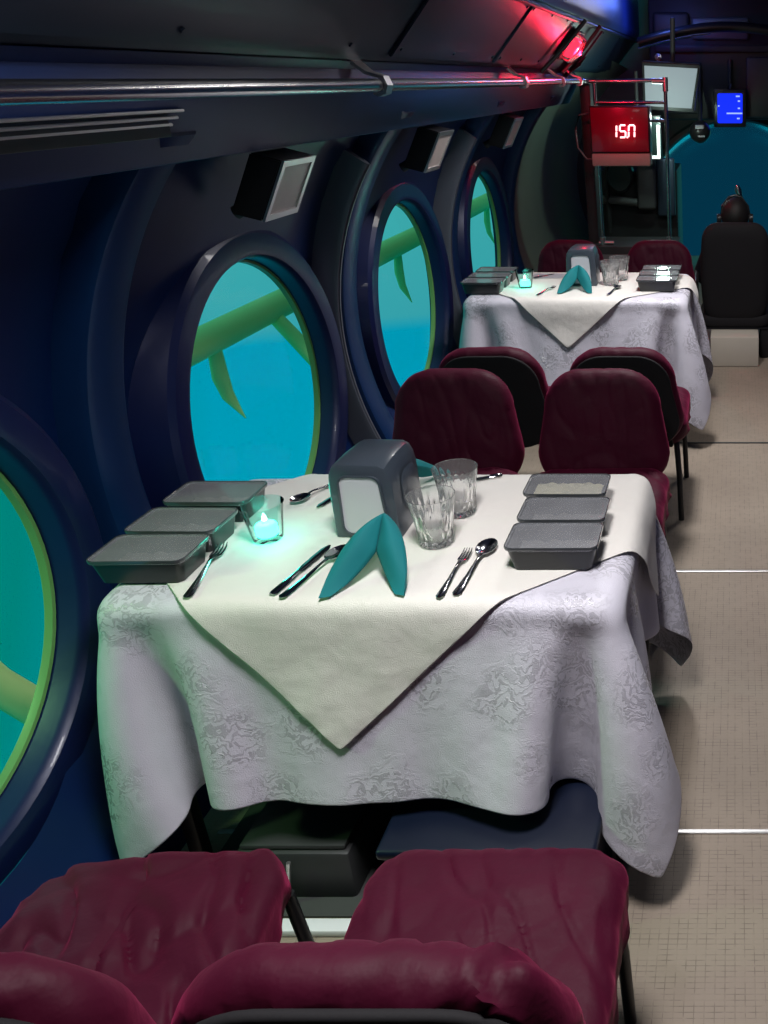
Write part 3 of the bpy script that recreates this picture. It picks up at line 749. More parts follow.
# ------------------------------------------------------------------ tables
TX0, TX1, TY0, TY1, TZ = -1.345, -.235, 1.592, 2.253, .748
def make_table(label, dy=0):
    root = empty('dining_table', (0, dy, 0), label=label, cat='table', group=None)
    bm = NB(); box(bm, TX0+.032, TX1-.032, TY0+.032, TY1-.032, TZ-.036, TZ-.008, .006); obj('tabletop', bm, midgrey, root)
    for x in (TX0+.05, TX1-.035):
        for y in (TY0+.05, TY1-.04):
            bm = NB(); box(bm, x-.017, x+.017, y-.017, y+.017, 0, TZ-.03, .003); obj('leg', bm, black, root)
    bm = NB(); box(bm, TX0+.05, TX1-.035, TY0+.045, TY0+.06, TZ-.09, TZ-.03, .003); box(bm, TX0+.05, TX1-.035, TY1-.06, TY1-.045, TZ-.09, TZ-.03, .003); obj('apron', bm, black, root)
    return root
DY = 2.765
t1 = make_table('near dining table with black legs under the white damask cloth')
dup(t1, (0, DY, 0), 0, 'far dining table with black legs under its white cloth')

# --- cloth: position based dynamics on a regular grid
def box_push(P, eps, r=.010):
    c = np.array([(TX0+TX1)/2, (TY0+TY1)/2, TZ-.25]); b = np.array([(TX1-TX0)/2, (TY1-TY0)/2, .25])
    d = P-c; q = np.abs(d)-b+r; qc = np.maximum(q, 0); L = np.linalg.norm(qc, axis=1)
    sd = L+np.minimum(q.max(axis=1), 0)-r
    inside = sd < eps
    # only resolve against sides/top for points above the slab bottom (.05 thick)
    inside &= (P[:, 2] > TZ-.06)
    g = np.where(L[:, None] > 1e-9, qc/np.maximum(L, 1e-9)[:, None], np.eye(3)[np.argmax(q, axis=1)])
    g = g*np.where(d >= 0, 1, -1)
    P[inside] += g[inside]*(eps-sd[inside])[:, None]
    return P

def sim(flat, nu, nv, rest_u, rest_v, pin, eps, steps=150, iters=14, extra=None, seed=1, init=None, drag=.985, bends=((3, .075),)):
    rng = np.random.RandomState(seed)
    P = np.zeros((nu*nv, 3)); P[:, :2] = flat; P[:, 2] = TZ+eps
    if init is not None: P = init.copy()
    P[:, 2] += rng.rand(nu*nv)*.001
    P[pin, 2] = TZ+eps
    Q = P.copy(); w = np.ones(nu*nv); w[pin] = 0
    idx = np.arange(nu*nv).reshape(nu, nv)
    cons = []
    F = np.concatenate([flat, np.zeros((len(flat), 1))], axis=1)
    def addc(A, B, par, k):
        for s in (0, 1):
            m = par == s; a, b = A[m].ravel(), B[m].ravel()
            if len(a): cons.append((a, b, np.linalg.norm(F[a]-F[b], axis=1), k))
    ii, jj = np.meshgrid(np.arange(nu), np.arange(nv), indexing='ij')
    addc(idx[:-1, :], idx[1:, :], ii[:-1, :]%2, 1.0)
    addc(idx[:, :-1], idx[:, 1:], jj[:, :-1]%2, 1.0)
    addc(idx[:-1, :-1], idx[1:, 1:], ii[:-1, :-1]%2, .35)
    addc(idx[:-1, 1:], idx[1:, :-1], ii[:-1, 1:]%2, .35)
    for sp, kk in bends:
        addc(idx[:-sp, :], idx[sp:, :], (ii[:-sp, :]//sp)%2, kk)
        addc(idx[:, :-sp], idx[:, sp:], (jj[:, :-sp]//sp)%2, kk)
        addc(idx[:-sp, :-sp], idx[sp:, sp:], (ii[:-sp, :-sp]//sp)%2, kk*.6)
        addc(idx[:-sp, sp:], idx[sp:, :-sp], (ii[:-sp, sp:]//sp)%2, kk*.6)
    dt = 1/60.
    for s in range(steps):
        V = (P-Q)*drag
        V[:, :] = np.clip(V, -.05, .05)
        Q = P.copy(); P = P+V; P[:, 2] -= 9.8*dt*dt; P[w == 0] = Q[w == 0]
        for it in range(iters):
            for a, b, r0, k in cons:
                d = P[a]-P[b]; L = np.maximum(np.linalg.norm(d, axis=1), 1e-9); wa, wb = w[a], w[b]; W_ = np.maximum(wa+wb, 1e-9)
                c = ((L-r0)/L/W_*k)[:, None]*d
                P[a] -= c*wa[:, None]; P[b] += c*wb[:, None]
            if it % 3 == 2: P = box_push(P, eps)
        P = box_push(P, eps)
        P[:, 0] = np.maximum(P[:, 0], -1.50)
        P[:, 2] = np.maximum(P[:, 2], .012)
        if extra is not None: P = extra(P)
        P[w == 0] = np.where(True, P[w == 0], 0)
    return P

def grid_mesh(name, P, nu, nv, flat, m, thick=.0016):
    me = bpy.data.meshes.new(name)
    idx = np.arange(nu*nv).reshape(nu, nv)
    F = np.stack([idx[:-1, :-1], idx[1:, :-1], idx[1:, 1:], idx[:-1, 1:]], -1).reshape(-1, 4)
    me.from_pydata([tuple(map(float, p)) for p in P], [], F.tolist()); me.update()
    uv = me.uv_layers.new(name='UVMap'); vi = np.zeros(len(me.loops), int); me.loops.foreach_get('vertex_index', vi)
    uv.data.foreach_set('uv', flat[vi].astype(float).ravel())
    me.polygons.foreach_set('use_smooth', [True]*len(me.polygons)); me.materials.append(m)
    o = bpy.data.objects.new(name, me); COL.objects.link(o)
    sd = o.modifiers.new('Solid', 'SOLIDIFY'); sd.thickness = thick; sd.offset = -1
    sb = o.modifiers.new('Sub', 'SUBSURF'); sb.levels = 1; sb.render_levels = 1
    return o

H = .0225
OV = dict(l=.40, r=.34, f=.425, b=.44)
us = np.arange(TX0-OV['l'], TX1+OV['r']+H/2, H); vs = np.arange(TY0-OV['f'], TY1+OV['b']+H/2, H)
nu, nv = len(us), len(vs)
U, V_ = np.meshgrid(us, vs, indexing='ij'); flat = np.stack([U.ravel(), V_.ravel()], 1)
pin = (flat[:, 0] > TX0+.012) & (flat[:, 0] < TX1-.012) & (flat[:, 1] > TY0+.012) & (flat[:, 1] < TY1-.012)
CP = sim(flat, nu, nv, H, H, pin, .0035, steps=150, iters=12)
cl = grid_mesh('tablecloth', CP, nu, nv, flat, damask_m)
tag(cl, 'white floral damask tablecloth draped over the near dining table', 'tablecloth')
cl2 = dup(cl, (0, DY, 0), label='white damask tablecloth on the far table beyond the chairs')

# outer envelope of the white cloth on the front and aisle sides
GZ = .02
def envelope(P):
    # supersample by midpoints
    G = P.reshape(nu, nv, 3); S_ = [G.reshape(-1, 3), ((G[1:]+G[:-1])/2).reshape(-1, 3), ((G[:, 1:]+G[:, :-1])/2).reshape(-1, 3)]
    S_ = np.concatenate(S_)
    fr = {}; rt_ = {}; bk = {}
    zi = np.round(S_[:, 2]/GZ).astype(int); xi = np.round(S_[:, 0]/GZ).astype(int); yi = np.round(S_[:, 1]/GZ).astype(int)
    for k in range(len(S_)):
        if S_[k, 1] < TY0+.05:
            for a in (-1, 0, 1):
                for b in (-1, 0, 1):
                    q = (xi[k]+a, zi[k]+b); fr[q] = min(fr.get(q, 9), S_[k, 1])
        if S_[k, 0] > TX1-.05:
            for a in (-1, 0, 1):
                for b in (-1, 0, 1):
                    q = (yi[k]+a, zi[k]+b); rt_[q] = max(rt_.get(q, -9), S_[k, 0])
        if S_[k, 1] > TY1-.05:
            for a in (-1, 0, 1):
                for b in (-1, 0, 1):
                    q = (xi[k]+a, zi[k]+b); bk[q] = max(bk.get(q, -9), S_[k, 1])
    return fr, rt_, bk
FR, RT, BK = envelope(CP)
def over_cloth(P):
    for k in range(len(P)):
        x, y, z = P[k]
        if z < TZ-.004:
            if y < TY0+.04:
                e = FR.get((round(x/GZ), round(z/GZ)))
                if e is not None and y > e-.006 and x < TX1: P[k, 1] = e-.006
            if x > TX1-.04:
                e = RT.get((round(y/GZ), round(z/GZ)))
                if e is not None and x < e+.006 and y > TY0: P[k, 0] = e+.006
            if y > TY1-.04:
                e = BK.get((round(x/GZ), round(z/GZ)))
                if e is not None and y < e+.006 and x < TX1: P[k, 1] = e+.006
    return P
def make_overlay(F_, R_, B_, L_, n, label, name='table_topper'):
    n1 = n2 = n
    Pf = []
    for i in range(n1):
        for j in range(n2):
            a, b = i/(n1-1), j/(n2-1)
            Pf.append([(1-a)*(1-b)*F_[k]+a*(1-b)*R_[k]+a*b*B_[k]+(1-a)*b*L_[k] for k in (0, 1)])
    Pf = np.array(Pf)
    pn = (Pf[:, 0] > TX0+.012) & (Pf[:, 0] < TX1-.012) & (Pf[:, 1] > TY0+.012) & (Pf[:, 1] < TY1-.012)
    P = sim(Pf, n1, n2, 0, 0, pn, .0085, steps=90, iters=10, extra=over_cloth, seed=4, drag=.97)
    o = grid_mesh(name, P, n1, n2, Pf, ivory_m, .0012)
    return tag(o, label, 'table topper')
ov1 = make_overlay((-.85, 1.275), (.02, 2.04), (-.80, 2.62), (-1.46, 1.93), 46, 'plain ivory square topper laid diagonally over the near table cloth')
ov2 = make_overlay((-.83, 1.36), (-.06, 2.0), (-.80, 2.55), (-1.44, 1.93), 36, 'plain ivory square topper laid diagonally over the far table cloth')
ov2.location = (0, DY, 0)

TT = TZ+.0105   # top of linen

# ------------------------------------------------------------------ table ware
def container(label, food=False, first=[None]):
    root = empty('food_container', label=label, cat='food container')
    W, D, Hh = .20, .122, .052
    bm = NB()
    o = lambda s, z, g=0: [(x*s+g*(1 if x > 0 else -1), y*s+g*(1 if y > 0 else -1), z) for x, y in rrect(W, D, .018, 5)]
    loft(bm, [o(.86, 0), o(.97, Hh-.004), o(1.0, Hh-.002), o(1.0, Hh), o(.955, Hh), o(.95, Hh-.004), o(.84, .003)], True, True)
    obj('tray', bm, tray_m, root, angle=30)
    bm = NB(); n = 24; g = [[bm.verts.new(((i/n-.5)*W*.84, (j/n-.5)*D*.8, .012+(.024 if food else .006)+.008*noise.noise(Vector((i*.35+(9 if food else 2), j*.35, 1))))) for j in range(n+1)] for i in range(n+1)]
    for i in range(n):
        for j in range(n): bm.faces.new([g[i][j], g[i+1][j], g[i+1][j+1], g[i][j+1]])
    obj('food', bm, food_m if food else mat('dim_food', srgb(92, 88, 84), .7, bump=.4, bscale=50, var=.3, vscale=30), root)
    bm = NB()
    loft(bm, [o(1.015, Hh-.003), o(1.02, Hh+.001), o(1.02, Hh+.004), o(.96, Hh+.0045), o(.95, Hh+.002), o(.93, Hh+.002)], False, True)
    obj('lid', bm, lid_m, root, angle=30)
    bm = NB(); loft(bm, [o(1.022, Hh-.001), o(1.028, Hh+.003), o(1.02, Hh+.006), o(1.00, Hh+.006), o(1.0, Hh+.0048)], False, False); obj('lid_rim', bm, mat('clear_rim', (.05, .055, .06, 1), .12, 0, coat=.8), root, angle=30)
    return root
ca = container('dark food container with clear lid at the front of the porthole-side row, near table')
ca.location = (-1.265, 1.715, TT); ca.rotation_euler = (0, 0, .02)
cfood = container('aisle-side food container on the near table, farthest back with pale mash inside', True)
cfood.location = (-.418, 2.045, TT)
dup(ca, (-1.270, 1.85, TT), -.01, 'dark food container in the middle of the porthole-side row, near table')
dup(ca, (-1.272, 2.0, TT), .0, 'dark food container at the back of the porthole-side row, near table')
dup(ca, (-.400, 1.772, TT), .01, 'aisle-side food container at the front of its row, near table')
dup(ca, (-.402, 1.907, TT), .0, 'aisle-side food container in the middle of its row, near table')
# far table
nm = ['front', 'middle', 'back']
for k, y in enumerate((1.735, 1.875, 2.02)):
    dup(ca, (-1.262, y+DY, TT), 0, f'dark food container at the {nm[k]} of the porthole-side row, far table')
for k, y in enumerate((1.79, 1.93)):
    dup(ca, (-.395, y+DY, TT), 0, ['food container at the front of the aisle-side row, far table', 'food container in the middle of the aisle-side row, far table'][k])
dup(ca, (-.39, 2.07+DY, TT), 0, 'food container at the back of the aisle-side row, far table')

# candle glass
def candle(label):
    root = empty('candle_glass', label=label, cat='candle')
    bm = NB(); lathe(bm, [(0, 0), (.030, 0), (.033, .004), (.047, .088), (.0485, .09), (.0455, .09), (.031, .010), (0, .008)], 40); obj('glass', bm, thin('candle_glass_thin', (.80, .97, .94, 1), .16, .03), root)
    bm = NB(); lathe(bm, [(0, .010), (.022, .010), (.024, .013), (.024, .034), (.020, .039), (.008, .041), (.004, .05), (.001, .058), (0, .06)], 24)
    obj('tea_light', bm, mat('glowing_teal_tealight', (.3, .9, .8, 1), .4, emit=(.10, .95, .74, 1), estr=5), root)
    bm = NB(); lathe(bm, [(0, .04), (.0045, .044), (.006, .05), (.003, .060), (0, .066)], 12); obj('flame', bm, mat('pale_flame', (.8, 1, .9, 1), .4, emit=(.6, 1, .9, 1), estr=10), root)
    return root
c_ = candle('clear glass with glowing turquoise tea light on the near table'); c_.location = (-1.09, 1.865, TT)
dup(c_, (-1.075, 1.83+DY, TT), 0, 'clear glass with turquoise tea light on the far table')
for y in (1.865, 1.83+DY):
    l = bpy.data.lights.new('tealight_glow', 'POINT'); l.energy = .35; l.color = (.1, 1, .75); l.shadow_soft_size = .02
    lo = bpy.data.objects.new('tealight_glow', l); COL.objects.link(lo); lo.location = (-1.085, y, TT+.075)

# napkin dispenser
def dispenser(label):
    root = empty('napkin_dispenser', label=label, cat='napkin dispenser')
    W, D, Hh = .155, .175, .185
    bm = NB(); rings = []
    # body lofted in y: arched section
    def sec(w, h, y, z0=0):
        pts = [(-w/2, z0), (-w/2*.97, h*.72), (-w/2*.92, h*.86), (-w/2*.80, h*.96), (-w/2*.6, h), (w/2*.6, h), (w/2*.80, h*.96), (w/2*.92, h*.86), (w/2*.97, h*.72), (w/2, z0)]
        return [(x, y, z) for x, z in pts]
    ys = [(-.5, .93, .955), (-.485, .985, .985), (-.45, 1, 1), (-.1, .95, 1.035), (.3, .92, 1.03), (.45, .88, .98), (.5, .82, .92)]
    for y, s, h in ys: rings.append(sec(W*s, Hh*h, y*D))
    loft(bm, rings)
    bmesh.ops.bevel(bm, geom=[e for e in bm.edges if e.is_boundary], offset=.001)
    obj('body', bm, disp_m, root, angle=35)
    bm = NB(); fr = rrect(.112, .150, .022, 6, 0, .084, .102); inn = rrect(.102, .142, .018, 6, 0, .084, .092)
    loft(bm, [[(x, -D/2-.001, z) for x, z in fr], [(x, -D/2-.006, z) for x, z in fr], [(x, -D/2-.006, z) for x, z in inn], [(x, -D/2-.002, z) for x, z in inn]], False, False); obj('face_rim', bm, disp_m, root, angle=30)
    bm = NB(); loft(bm, [[(x, -D/2-.0005, z) for x, z in inn], [(x, -D/2-.003, z) for x, z in inn]]); obj('napkin_stack', bm, napwhite, root)
    for s in (-1, 1):
        bm = NB(); q = resample(rrect(.09, .10, .03, 5, .005, .095), 40)
        loft(bm, [[(s*(W/2*.985-.0035+.004*(1-.4*abs(z-.09)/.09)-abs(y)*.03), y, z) for y, z in q], [(s*(W/2*.985+.002-.05*abs(y)*.6), y*.9, .095+(z-.095)*.9) for y, z in q]], True, True)
        obj('side_panel', bm, disp_m, root, angle=30)
    return root
dp = dispenser('slate grey napkin dispenser with white front standing on the near table'); dp.location = (-.852, 1.955, TT); dp.rotation_euler = (0, 0, math.radians(-3))
dup(dp, (-.79, 1.96+DY, TT), -.02, 'dark napkin dispenser with white front standing on the far table')

# folded napkins: a peaked fold with two feet
def napkin(label, w=.172, h=.112, dpt=.165):
    root = empty('folded_napkin', label=label, cat='napkin')
    def wing(side):
        bm = NB(); nU, nV = 14, 12; th = .006
        P = Vector((0, dpt, h)); N = Vector((0.0, dpt*.58, .002))
        Ft = Vector((side*w/2, -.01 if side < 0 else .0, .003)); Fi = Vector((side*w*.22, dpt*.12, .003))
        Mo = Vector((side*w*.44, dpt*.72, h*.80))
        top, bot = [], []
        for i in range(nU+1):
            t = i/nU
            # outer edge P -> Mo -> Ft ; inner edge P -> ridge -> N -> Ft
            o_ = (P*(1-t)**2+Mo*2*t*(1-t)+Ft*t*t)
            if t < .5: i_ = P.lerp(Vector((0, dpt*.60, h*.50)), t/.5)
            else: i_ = Vector((0, dpt*.60, h*.50)).lerp(Ft+Vector((-side*.02, .006, 0)), ((t-.5)/.5)**1.05)+Vector((0, 0, -.010*math.sin((t-.5)*2*PI)))
            for j in range(nV+1):
                s = j/nV; q = i_.lerp(o_, s)
                q = q+Vector((side*.004, -.012, .016))*math.sin(s*PI)*math.sin(min(1, t*1.1)*PI)
                q.z = max(q.z, .004)
                top.append(q)
                bot.append(q+Vector((0, .010, -.004)) if q.z > .012 else Vector((q.x, q.y+.004, max(.0008, q.z-.003))))
        A = [bm.verts.new(q) for q in top]; B = [bm.verts.new(q) for q in bot]; ix = lambda i, j: i*(nV+1)+j
        for i in range(nU):
            for j in range(nV):
                bm.faces.new([A[ix(i, j)], A[ix(i+1, j)], A[ix(i+1, j+1)], A[ix(i, j+1)]]); bm.faces.new([B[ix(i, j)], B[ix(i, j+1)], B[ix(i+1, j+1)], B[ix(i+1, j)]])
        for i in range(nU):
            for j in (0, nV): bm.faces.new([A[ix(i, j)], B[ix(i, j)], B[ix(i+1, j)], A[ix(i+1, j)]])
        for j in range(nV):
            for i in (0, nU): bm.faces.new([A[ix(i, j)], B[ix(i, j)], B[ix(i, j+1)], A[ix(i, j+1)]])
        bmesh.ops.remove_doubles(bm, verts=bm.verts, dist=1e-5)
        return bm
    for s in (-1, 1): obj('napkin_fold', wing(s), napkin_m, root, angle=70)
    return root
nk = napkin('teal cloth napkin folded to a peak in front of the near napkin dispenser'); nk.location = (-.772, 1.605, TT)
dup(nk, (-.80, 1.685+DY, TT), 0, 'teal cloth napkin folded to a peak in front of the far napkin dispenser')
dup(nk, (-.865, 2.235, TT), PI, 'teal napkin peeking out behind the near napkin dispenser')

# tumblers
def tumbler(label):
    root = empty('crystal_tumbler', label=label, cat='glass')
    bm = NB(); n = 96; prof = [(0, 0), (.036, 0), (.039, .003), (.040, .012), (.0405, .03), (.043, .05), (.046, .07), (.050, .095), (.054, .120), (.0545, .1215), (.0525, .1215), (.048, .095), (.043, .06), (.037, .022), (.034, .016), (0, .014)]
    rings = []
    for k, (r, z) in enumerate(prof):
        ring = []
        for a in range(n):
            t = a*2*PI/n; rr_ = r
            if 2 <= k <= 6:
                rr_ = r*(1-.06*abs(math.sin(t*9)))+ (.0022*math.sin(t*18+k*PI) if k in (3, 4, 5) else 0)
            if k in (7,): rr_ = r*(1-.03*abs(math.sin(t*9)))
            ring.append((max(rr_, 1e-5)*math.cos(t), max(rr_, 1e-5)*math.sin(t), z))
        rings.append(ring)
    loft(bm, rings, False, False); bmesh.ops.remove_doubles(bm, verts=bm.verts, dist=2e-5)
    obj('glass', bm, crystal, root, angle=25)
    return root
tb = tumbler('cut crystal tumbler nearer the teal napkin on the near table'); tb.location = (-.690, 1.845, TT)
dup(tb, (-.680, 2.0, TT), .2, 'cut crystal tumbler standing behind its twin on the near table')
dup(tb, (-.645, 1.90+DY, TT), .1, 'front crystal tumbler on the far table')
dup(tb, (-.61, 2.02+DY, TT), .3, 'rear crystal tumbler on the far table')

# cutlery along local +y from handle end (0) to tip; lengths .2
def strip(bm, secs, th=.0022):
    """secs: (y, halfwidth, z, thickness)"""
    rings = []
    for y, hw, z, t in secs:
        rings.append([(-hw, y, z), (-hw*.6, y, z+t*.8), (0, y, z+t), (hw*.6, y, z+t*.8), (hw, y, z), (hw*.5, y, z-t*.3), (-hw*.5, y, z-t*.3)])
    loft(bm, rings)
HANDLE = [(0, .004, .003, .002), (.006, .009, .003, .0025), (.03, .0085, .003, .003), (.07, .006, .005, .003), (.11, .0035, .009, .003), (.13, .003, .011, .003)]
def fork(label):
    root = empty('fork', label=label, cat='fork')
    bm = NB(); strip(bm, HANDLE+[(.148, .005, .010, .0022), (.158, .0105, .007, .0018), (.168, .0125, .005, .0016)])
    for k in range(4):
        x = -.0098+.0065*k
        tube(bm, [(x, .164, .006), (x, .18, .0045), (x, .20, .006), (x*.9, .212, .010)], [.0021, .0019, .0016, .0008], 6)
    obj('fork_body', bm, cutl, root); return root
def spoon(label):
    root = empty('spoon', label=label, cat='spoon')
    bm = NB(); strip(bm, HANDLE+[(.148, .004, .010, .0025)])
    n, m_ = 20, 8; rings = []
    for j in range(m_+1):
        s = j/m_
        rings.append([(.021*s*math.cos(a*2*PI/n), .178+.034*s*math.sin(a*2*PI/n)*(1+.0*s), .002+.009*s*s) for a in range(n)])
    low = [[(x, y, z-.0012) for x, y, z in r] for r in rings]
    loft(bm, [rings[j] for j in range(1, m_+1)] + [low[j] for j in range(m_, 0, -1)])
    obj('spoon_body', bm, cutl, root); return root
def knife(label):
    root = empty('table_knife', label=label, cat='knife')
    bm = NB(); strip(bm, [(0, .006, .003, .003), (.006, .009, .003, .0045), (.05, .0085, .003, .005), (.09, .006, .003, .004)])
    h = obj('handle', bm, cutl, root)
    bm = NB(); strip(bm, [(.088, .006, .003, .002), (.10, .009, .003, .0015), (.15, .010, .003, .0012), (.19, .009, .003, .001), (.208, .003, .003, .0008)]); obj('blade', bm, cutl, root)
    return root
def aim(o, tip, end, z=TT, tl=0):
    dx, dy = tip[0]-end[0], tip[1]-end[1]; L = math.hypot(dx, dy); native = .212
    o.location = (end[0], end[1], z); o.rotation_euler = (tl, 0, math.atan2(-dx, dy)); s = L/native; o.scale = (min(1.15, max(s, .95)),)+(s, 1)
    return o
fk = aim(fork('steel fork lying in front of the porthole-side containers on the near table'), (-1.174, 1.825), (-1.132, 1.60))
kn = aim(knife('steel knife lying beside the spoon, porthole side of the near table'), (-.93, 1.83), (-.962, 1.612))
spn = aim(spoon('steel spoon with shaded bowl beside the knife, next to the teal napkin'), (-.885, 1.815), (-.938, 1.60))
aim(dup(fk, label='steel fork tucked half under the teal napkin on the near table'), (-.872, 1.83), (-.835, 1.64))
aim(dup(fk, label='steel fork lying beside the bright spoon, near the aisle-side containers'), (-.604, 1.80), (-.612, 1.60))
aim(dup(spn, label='bright steel spoon lying between the tumblers and aisle-side containers'), (-.562, 1.845), (-.580, 1.61))
aim(dup(spn, label='steel spoon behind the candle glass towards the chairs, near table'), (-1.115, 2.04), (-1.045, 2.20))
aim(dup(kn, label='steel knife on the chair side behind the candle glass, near table'), (-1.045, 2.02), (-1.0, 2.18))
aim(dup(kn, label='steel knife poking out behind the rear tumbler on the near table'), (-.70, 2.19), (-.63, 2.225))
aim(dup(fk, label='steel fork lying in front of the candle on the far table'), (-.925, 1.83+DY), (-.98, 1.64+DY))
aim(dup(spn, label='bright spoon beside the tumblers on the far table'), (-.595, 1.84+DY), (-.63, 1.65+DY))
aim(dup(kn, label='dark steel knife lying beyond the candle on the far table'), (-.99, 2.17+DY), (-1.08, 2.05+DY))
bm = NB(); n = 12
g = [[bm.verts.new((i/n*.2-.1, j/n*.12-.06, .002+.001*noise.noise(Vector((i*.6, j*.6, 0))))) for j in range(n+1)] for i in range(n+1)]
for i in range(n):
    for j in range(n): bm.faces.new([g[i][j], g[i+1][j], g[i+1][j+1], g[i][j+1]])
bmesh.ops.solidify(bm, geom=list(bm.faces), thickness=.0015)
pn_ = obj('paper_napkin', bm, napwhite, loc=(-1.0, 2.12+DY, TT)); tag(pn_, 'flat white paper napkin between knife and dispenser on the far table', 'napkin')

# ------------------------------------------------------------------ under the near table
bx = empty('storage_box', (-.53, 1.63, 0), label='navy blue storage box on the floor under the near table', cat='box')
bm = NB(); box(bm, -.225, .225, -.19, .19, .001, .21, .015, 3); obj('body', bm, navybox, bx)
bm = NB(); box(bm, -.235, .235, -.2, .2, .212, .24, .01, 3); obj('lid', bm, navybox, bx)
cs = empty('floor_hatch', (-1.0, 1.72, 0), label='dark grey low floor unit with a steel edge under the near table', cat='floor unit')
bm = NB(); box(bm, -.13, .13, -.2, .25, .001, .14, .012); obj('body', bm, darkgrey, cs)
bm = NB(); box(bm, -.12, .12, -.19, .24, .141, .155, .005); obj('lid', bm, darkgrey, cs)
bm = NB(); tube(bm, [(-.02, -.215, .02), (.0, -.215, .13)], .005); obj('edge_strip', bm, alu, cs)
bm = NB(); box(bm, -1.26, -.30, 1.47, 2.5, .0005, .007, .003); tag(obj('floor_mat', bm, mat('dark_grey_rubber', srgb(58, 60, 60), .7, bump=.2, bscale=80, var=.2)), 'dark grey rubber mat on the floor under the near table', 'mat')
bm = NB(); box(bm, -1.2, -.4, 1.42, 1.455, .001, .02, .004); tag(obj('floor_strip', bm, mat('white_metal_strip', (.75, .76, .8, 1), .4)), 'pale metal floor strip seen between the two front chairs', 'floor strip')

# ------------------------------------------------------------------ outside water: the boat's own yellow-green fenders and the sea bed
lime_out = mat('yellow_green_hull_paint', srgb(238, 240, 150), .6, emit=None)
ex = empty('exterior_fender', (0, 0, 0), label='yellow green outer hull tube seen through the portholes', cat='fender')
bm = NB(); tube(bm, [(-2.6, -1, .56), (-2.6, 3.0, .56), (-2.6, 7, .56), (-2.6, 11, .56)], .075, 24); obj('fender_tube', bm, lime_out, ex)
for y in (4.85, 7.5, 10.2, 2.2):
    bm = NB(); tube(bm, [(-1.72, y-.15, -.1), (-2.2, y, .1), (-2.58, y+.1, .52)], [.05, .05, .04], 14); obj('strut', bm, lime_out, ex)
    bm = NB(); tube(bm, [(-2.6, y-.50, .52), (-2.62, y-.47, .36), (-2.62, y-.44, .24), (-2.58, y-.40, .10)], [.05, .06, .045, .008], 12, sx=1, sy=.5); obj('fin', bm, lime_out, ex)

# ------------------------------------------------------------------ world: sea water
w = bpy.data.worlds.new('sea'); S.world = w; w.use_nodes = True; nt = w.node_tree; n = nt.nodes; L = nt.links; n.clear()
out = n.new('ShaderNodeOutputWorld'); bg = n.new('ShaderNodeBackground'); L.new(bg.outputs[0], out.inputs[0])
tc = n.new('ShaderNodeTexCoord'); sx = n.new('ShaderNodeSeparateXYZ'); L.new(tc.outputs['Generated'], sx.inputs[0])
rz = n.new('ShaderNodeMapRange'); rz.inputs[1].default_value = -.55; rz.inputs[2].default_value = .35; L.new(sx.outputs['Z'], rz.inputs[0])
ramp = n.new('ShaderNodeValToRGB'); L.new(rz.outputs[0], ramp.inputs[0])
cr = ramp.color_ramp; cr.elements[0].position = .0; cr.elements[0].color = (.0, .36, .50, 1)
e = cr.elements.new(.345); e.color = (.0, .33, .48, 1)
e = cr.elements.new(.36); e.color = (.04, .37, .42, 1)
e = cr.elements.new(.6); e.color = (.06, .45, .42, 1)
cr.elements[-1].position = 1; cr.elements[-1].color = (.12, .6, .55, 1)
ax = n.new('ShaderNodeMath'); ax.operation = 'ABSOLUTE'; L.new(sx.outputs['X'], ax.inputs[0])
# greener and darker astern, dark ahead
rx = n.new('ShaderNodeMapRange'); rx.inputs[1].default_value = .11; rx.inputs[2].default_value = .24; rx.inputs[3].default_value = .0; rx.inputs[4].default_value = 1; L.new(ax.outputs[0], rx.inputs[0])
mx = n.new('ShaderNodeMix'); mx.data_type = 'RGBA'; mx.inputs[6].default_value = (.001, .035, .065, 1); L.new(rx.outputs[0], mx.inputs[0]); L.new(ramp.outputs[0], mx.inputs[7])
ry = n.new('ShaderNodeMapRange'); ry.inputs[1].default_value = .50; ry.inputs[2].default_value = .62; ry.inputs[3].default_value = 1; ry.inputs[4].default_value = 0; L.new(ax.outputs[0], ry.inputs[0])
m2 = n.new('ShaderNodeMix'); m2.data_type = 'RGBA'; m2.inputs[6].default_value = (.0, .23, .20, 1); L.new(ry.outputs[0], m2.inputs[0]); L.new(mx.outputs[2], m2.inputs[7])
L.new(m2.outputs[2], bg.inputs[0]); bg.inputs[1].default_value = 1.0

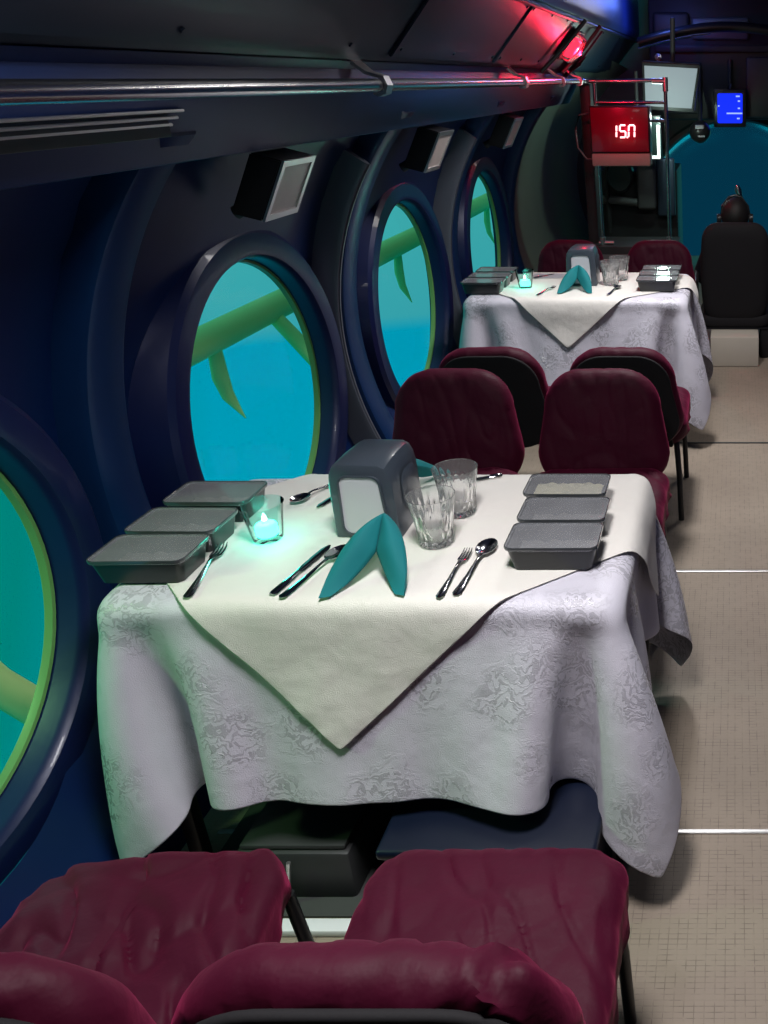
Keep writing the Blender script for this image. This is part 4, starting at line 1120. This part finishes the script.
# ------------------------------------------------------------------ lights
def area(name, loc, rot, size, energy, col, sy=None, spread=PI):
    l = bpy.data.lights.new(name, 'AREA'); l.energy = energy; l.color = col; l.size = size; l.spread = spread
    if sy: l.shape = 'RECTANGLE'; l.size_y = sy
    o = bpy.data.objects.new(name, l); COL.objects.link(o); o.location = loc; o.rotation_euler = rot; return o
area('aisle_lamp_near', (-.35, 1.1, 2.40), (math.radians(0), 0, 0), .3, 25, (1, .98, .975), .46, math.radians(130))
area('aisle_lamp_far', (-.35, 3.95, 2.40), (0, 0, 0), .3, 26, (1, .98, .975), .46, math.radians(130))
area('aisle_lamp_bow', (.35, 4.9, 2.40), (0, 0, 0), .3, 10, (1, .95, .9), .3)
def point(name, loc, e, col, r=.05):
    l = bpy.data.lights.new(name, 'POINT'); l.energy = e; l.color = col; l.shadow_soft_size = r
    o = bpy.data.objects.new(name, l); COL.objects.link(o); o.location = loc; return o
q = slope_pt(.5, 6.1, .13)
point('red_lamp_light', q, 9, (1, .01, .05), .04)
point('blue_overhead_light', (-.62, 8.1, 2.3), 5, (.12, .22, 1), .06)
point('bow_fill_lamp', (-.5, 7.4, 2.2), 2.2, (1, .95, .9), .08)

point('bow_hull_fill', (-.60, 7.55, 1.45), 9, (.7, 1, .85), .05)  # added fill hidden behind the display, brightens the grey bow hull
point('digit_glow', (-.78, 6.80, 1.40), .3, (1, .03, .08), .02)
def spot(name, loc, tgt, e, col, ang=60, r=.08):
    l = bpy.data.lights.new(name, 'SPOT'); l.energy = e; l.color = col; l.spot_size = math.radians(ang); l.spot_blend = .6; l.shadow_soft_size = r
    o = bpy.data.objects.new(name, l); COL.objects.link(o); o.location = loc
    o.rotation_euler = (Vector(tgt)-Vector(loc)).to_track_quat('-Z', 'Y').to_euler(); return o
# unseen spots added outside the hull to throw green tints through the ports
spot('port_tint_spot', (-2.5, 1.0, 1.55), (-1.25, 1.62, .62), 45, (.45, 1, .35), 40)
spot('port_tint_spot', (-2.5, 3.0, 1.5), (-1.3, 2.1, .8), 30, (.2, .9, .8), 50)

# ------------------------------------------------------------------ camera
cam = bpy.data.cameras.new('camera'); co = bpy.data.objects.new('camera', cam); COL.objects.link(co); S.camera = co
th = math.atan(.42)
co.location = (0, 0, 1.75); co.rotation_euler = (PI/2-th, 0, 0)
cam.sensor_fit = 'HORIZONTAL'; cam.sensor_width = 36; cam.lens = 900/768*36
cam.shift_x = -351/768; cam.shift_y = -56/768; cam.clip_start = .02

S.view_settings.view_transform = 'Standard'; S.view_settings.look = 'None'; S.view_settings.exposure = 0; S.view_settings.gamma = 1
S.view_settings.use_curve_mapping = False
S.cycles.use_denoising = True
S.cycles.max_bounces = 10; S.cycles.transparent_max_bounces = 12; S.cycles.transmission_bounces = 8; S.cycles.diffuse_bounces = 4
S.cycles.sample_clamp_indirect = 4
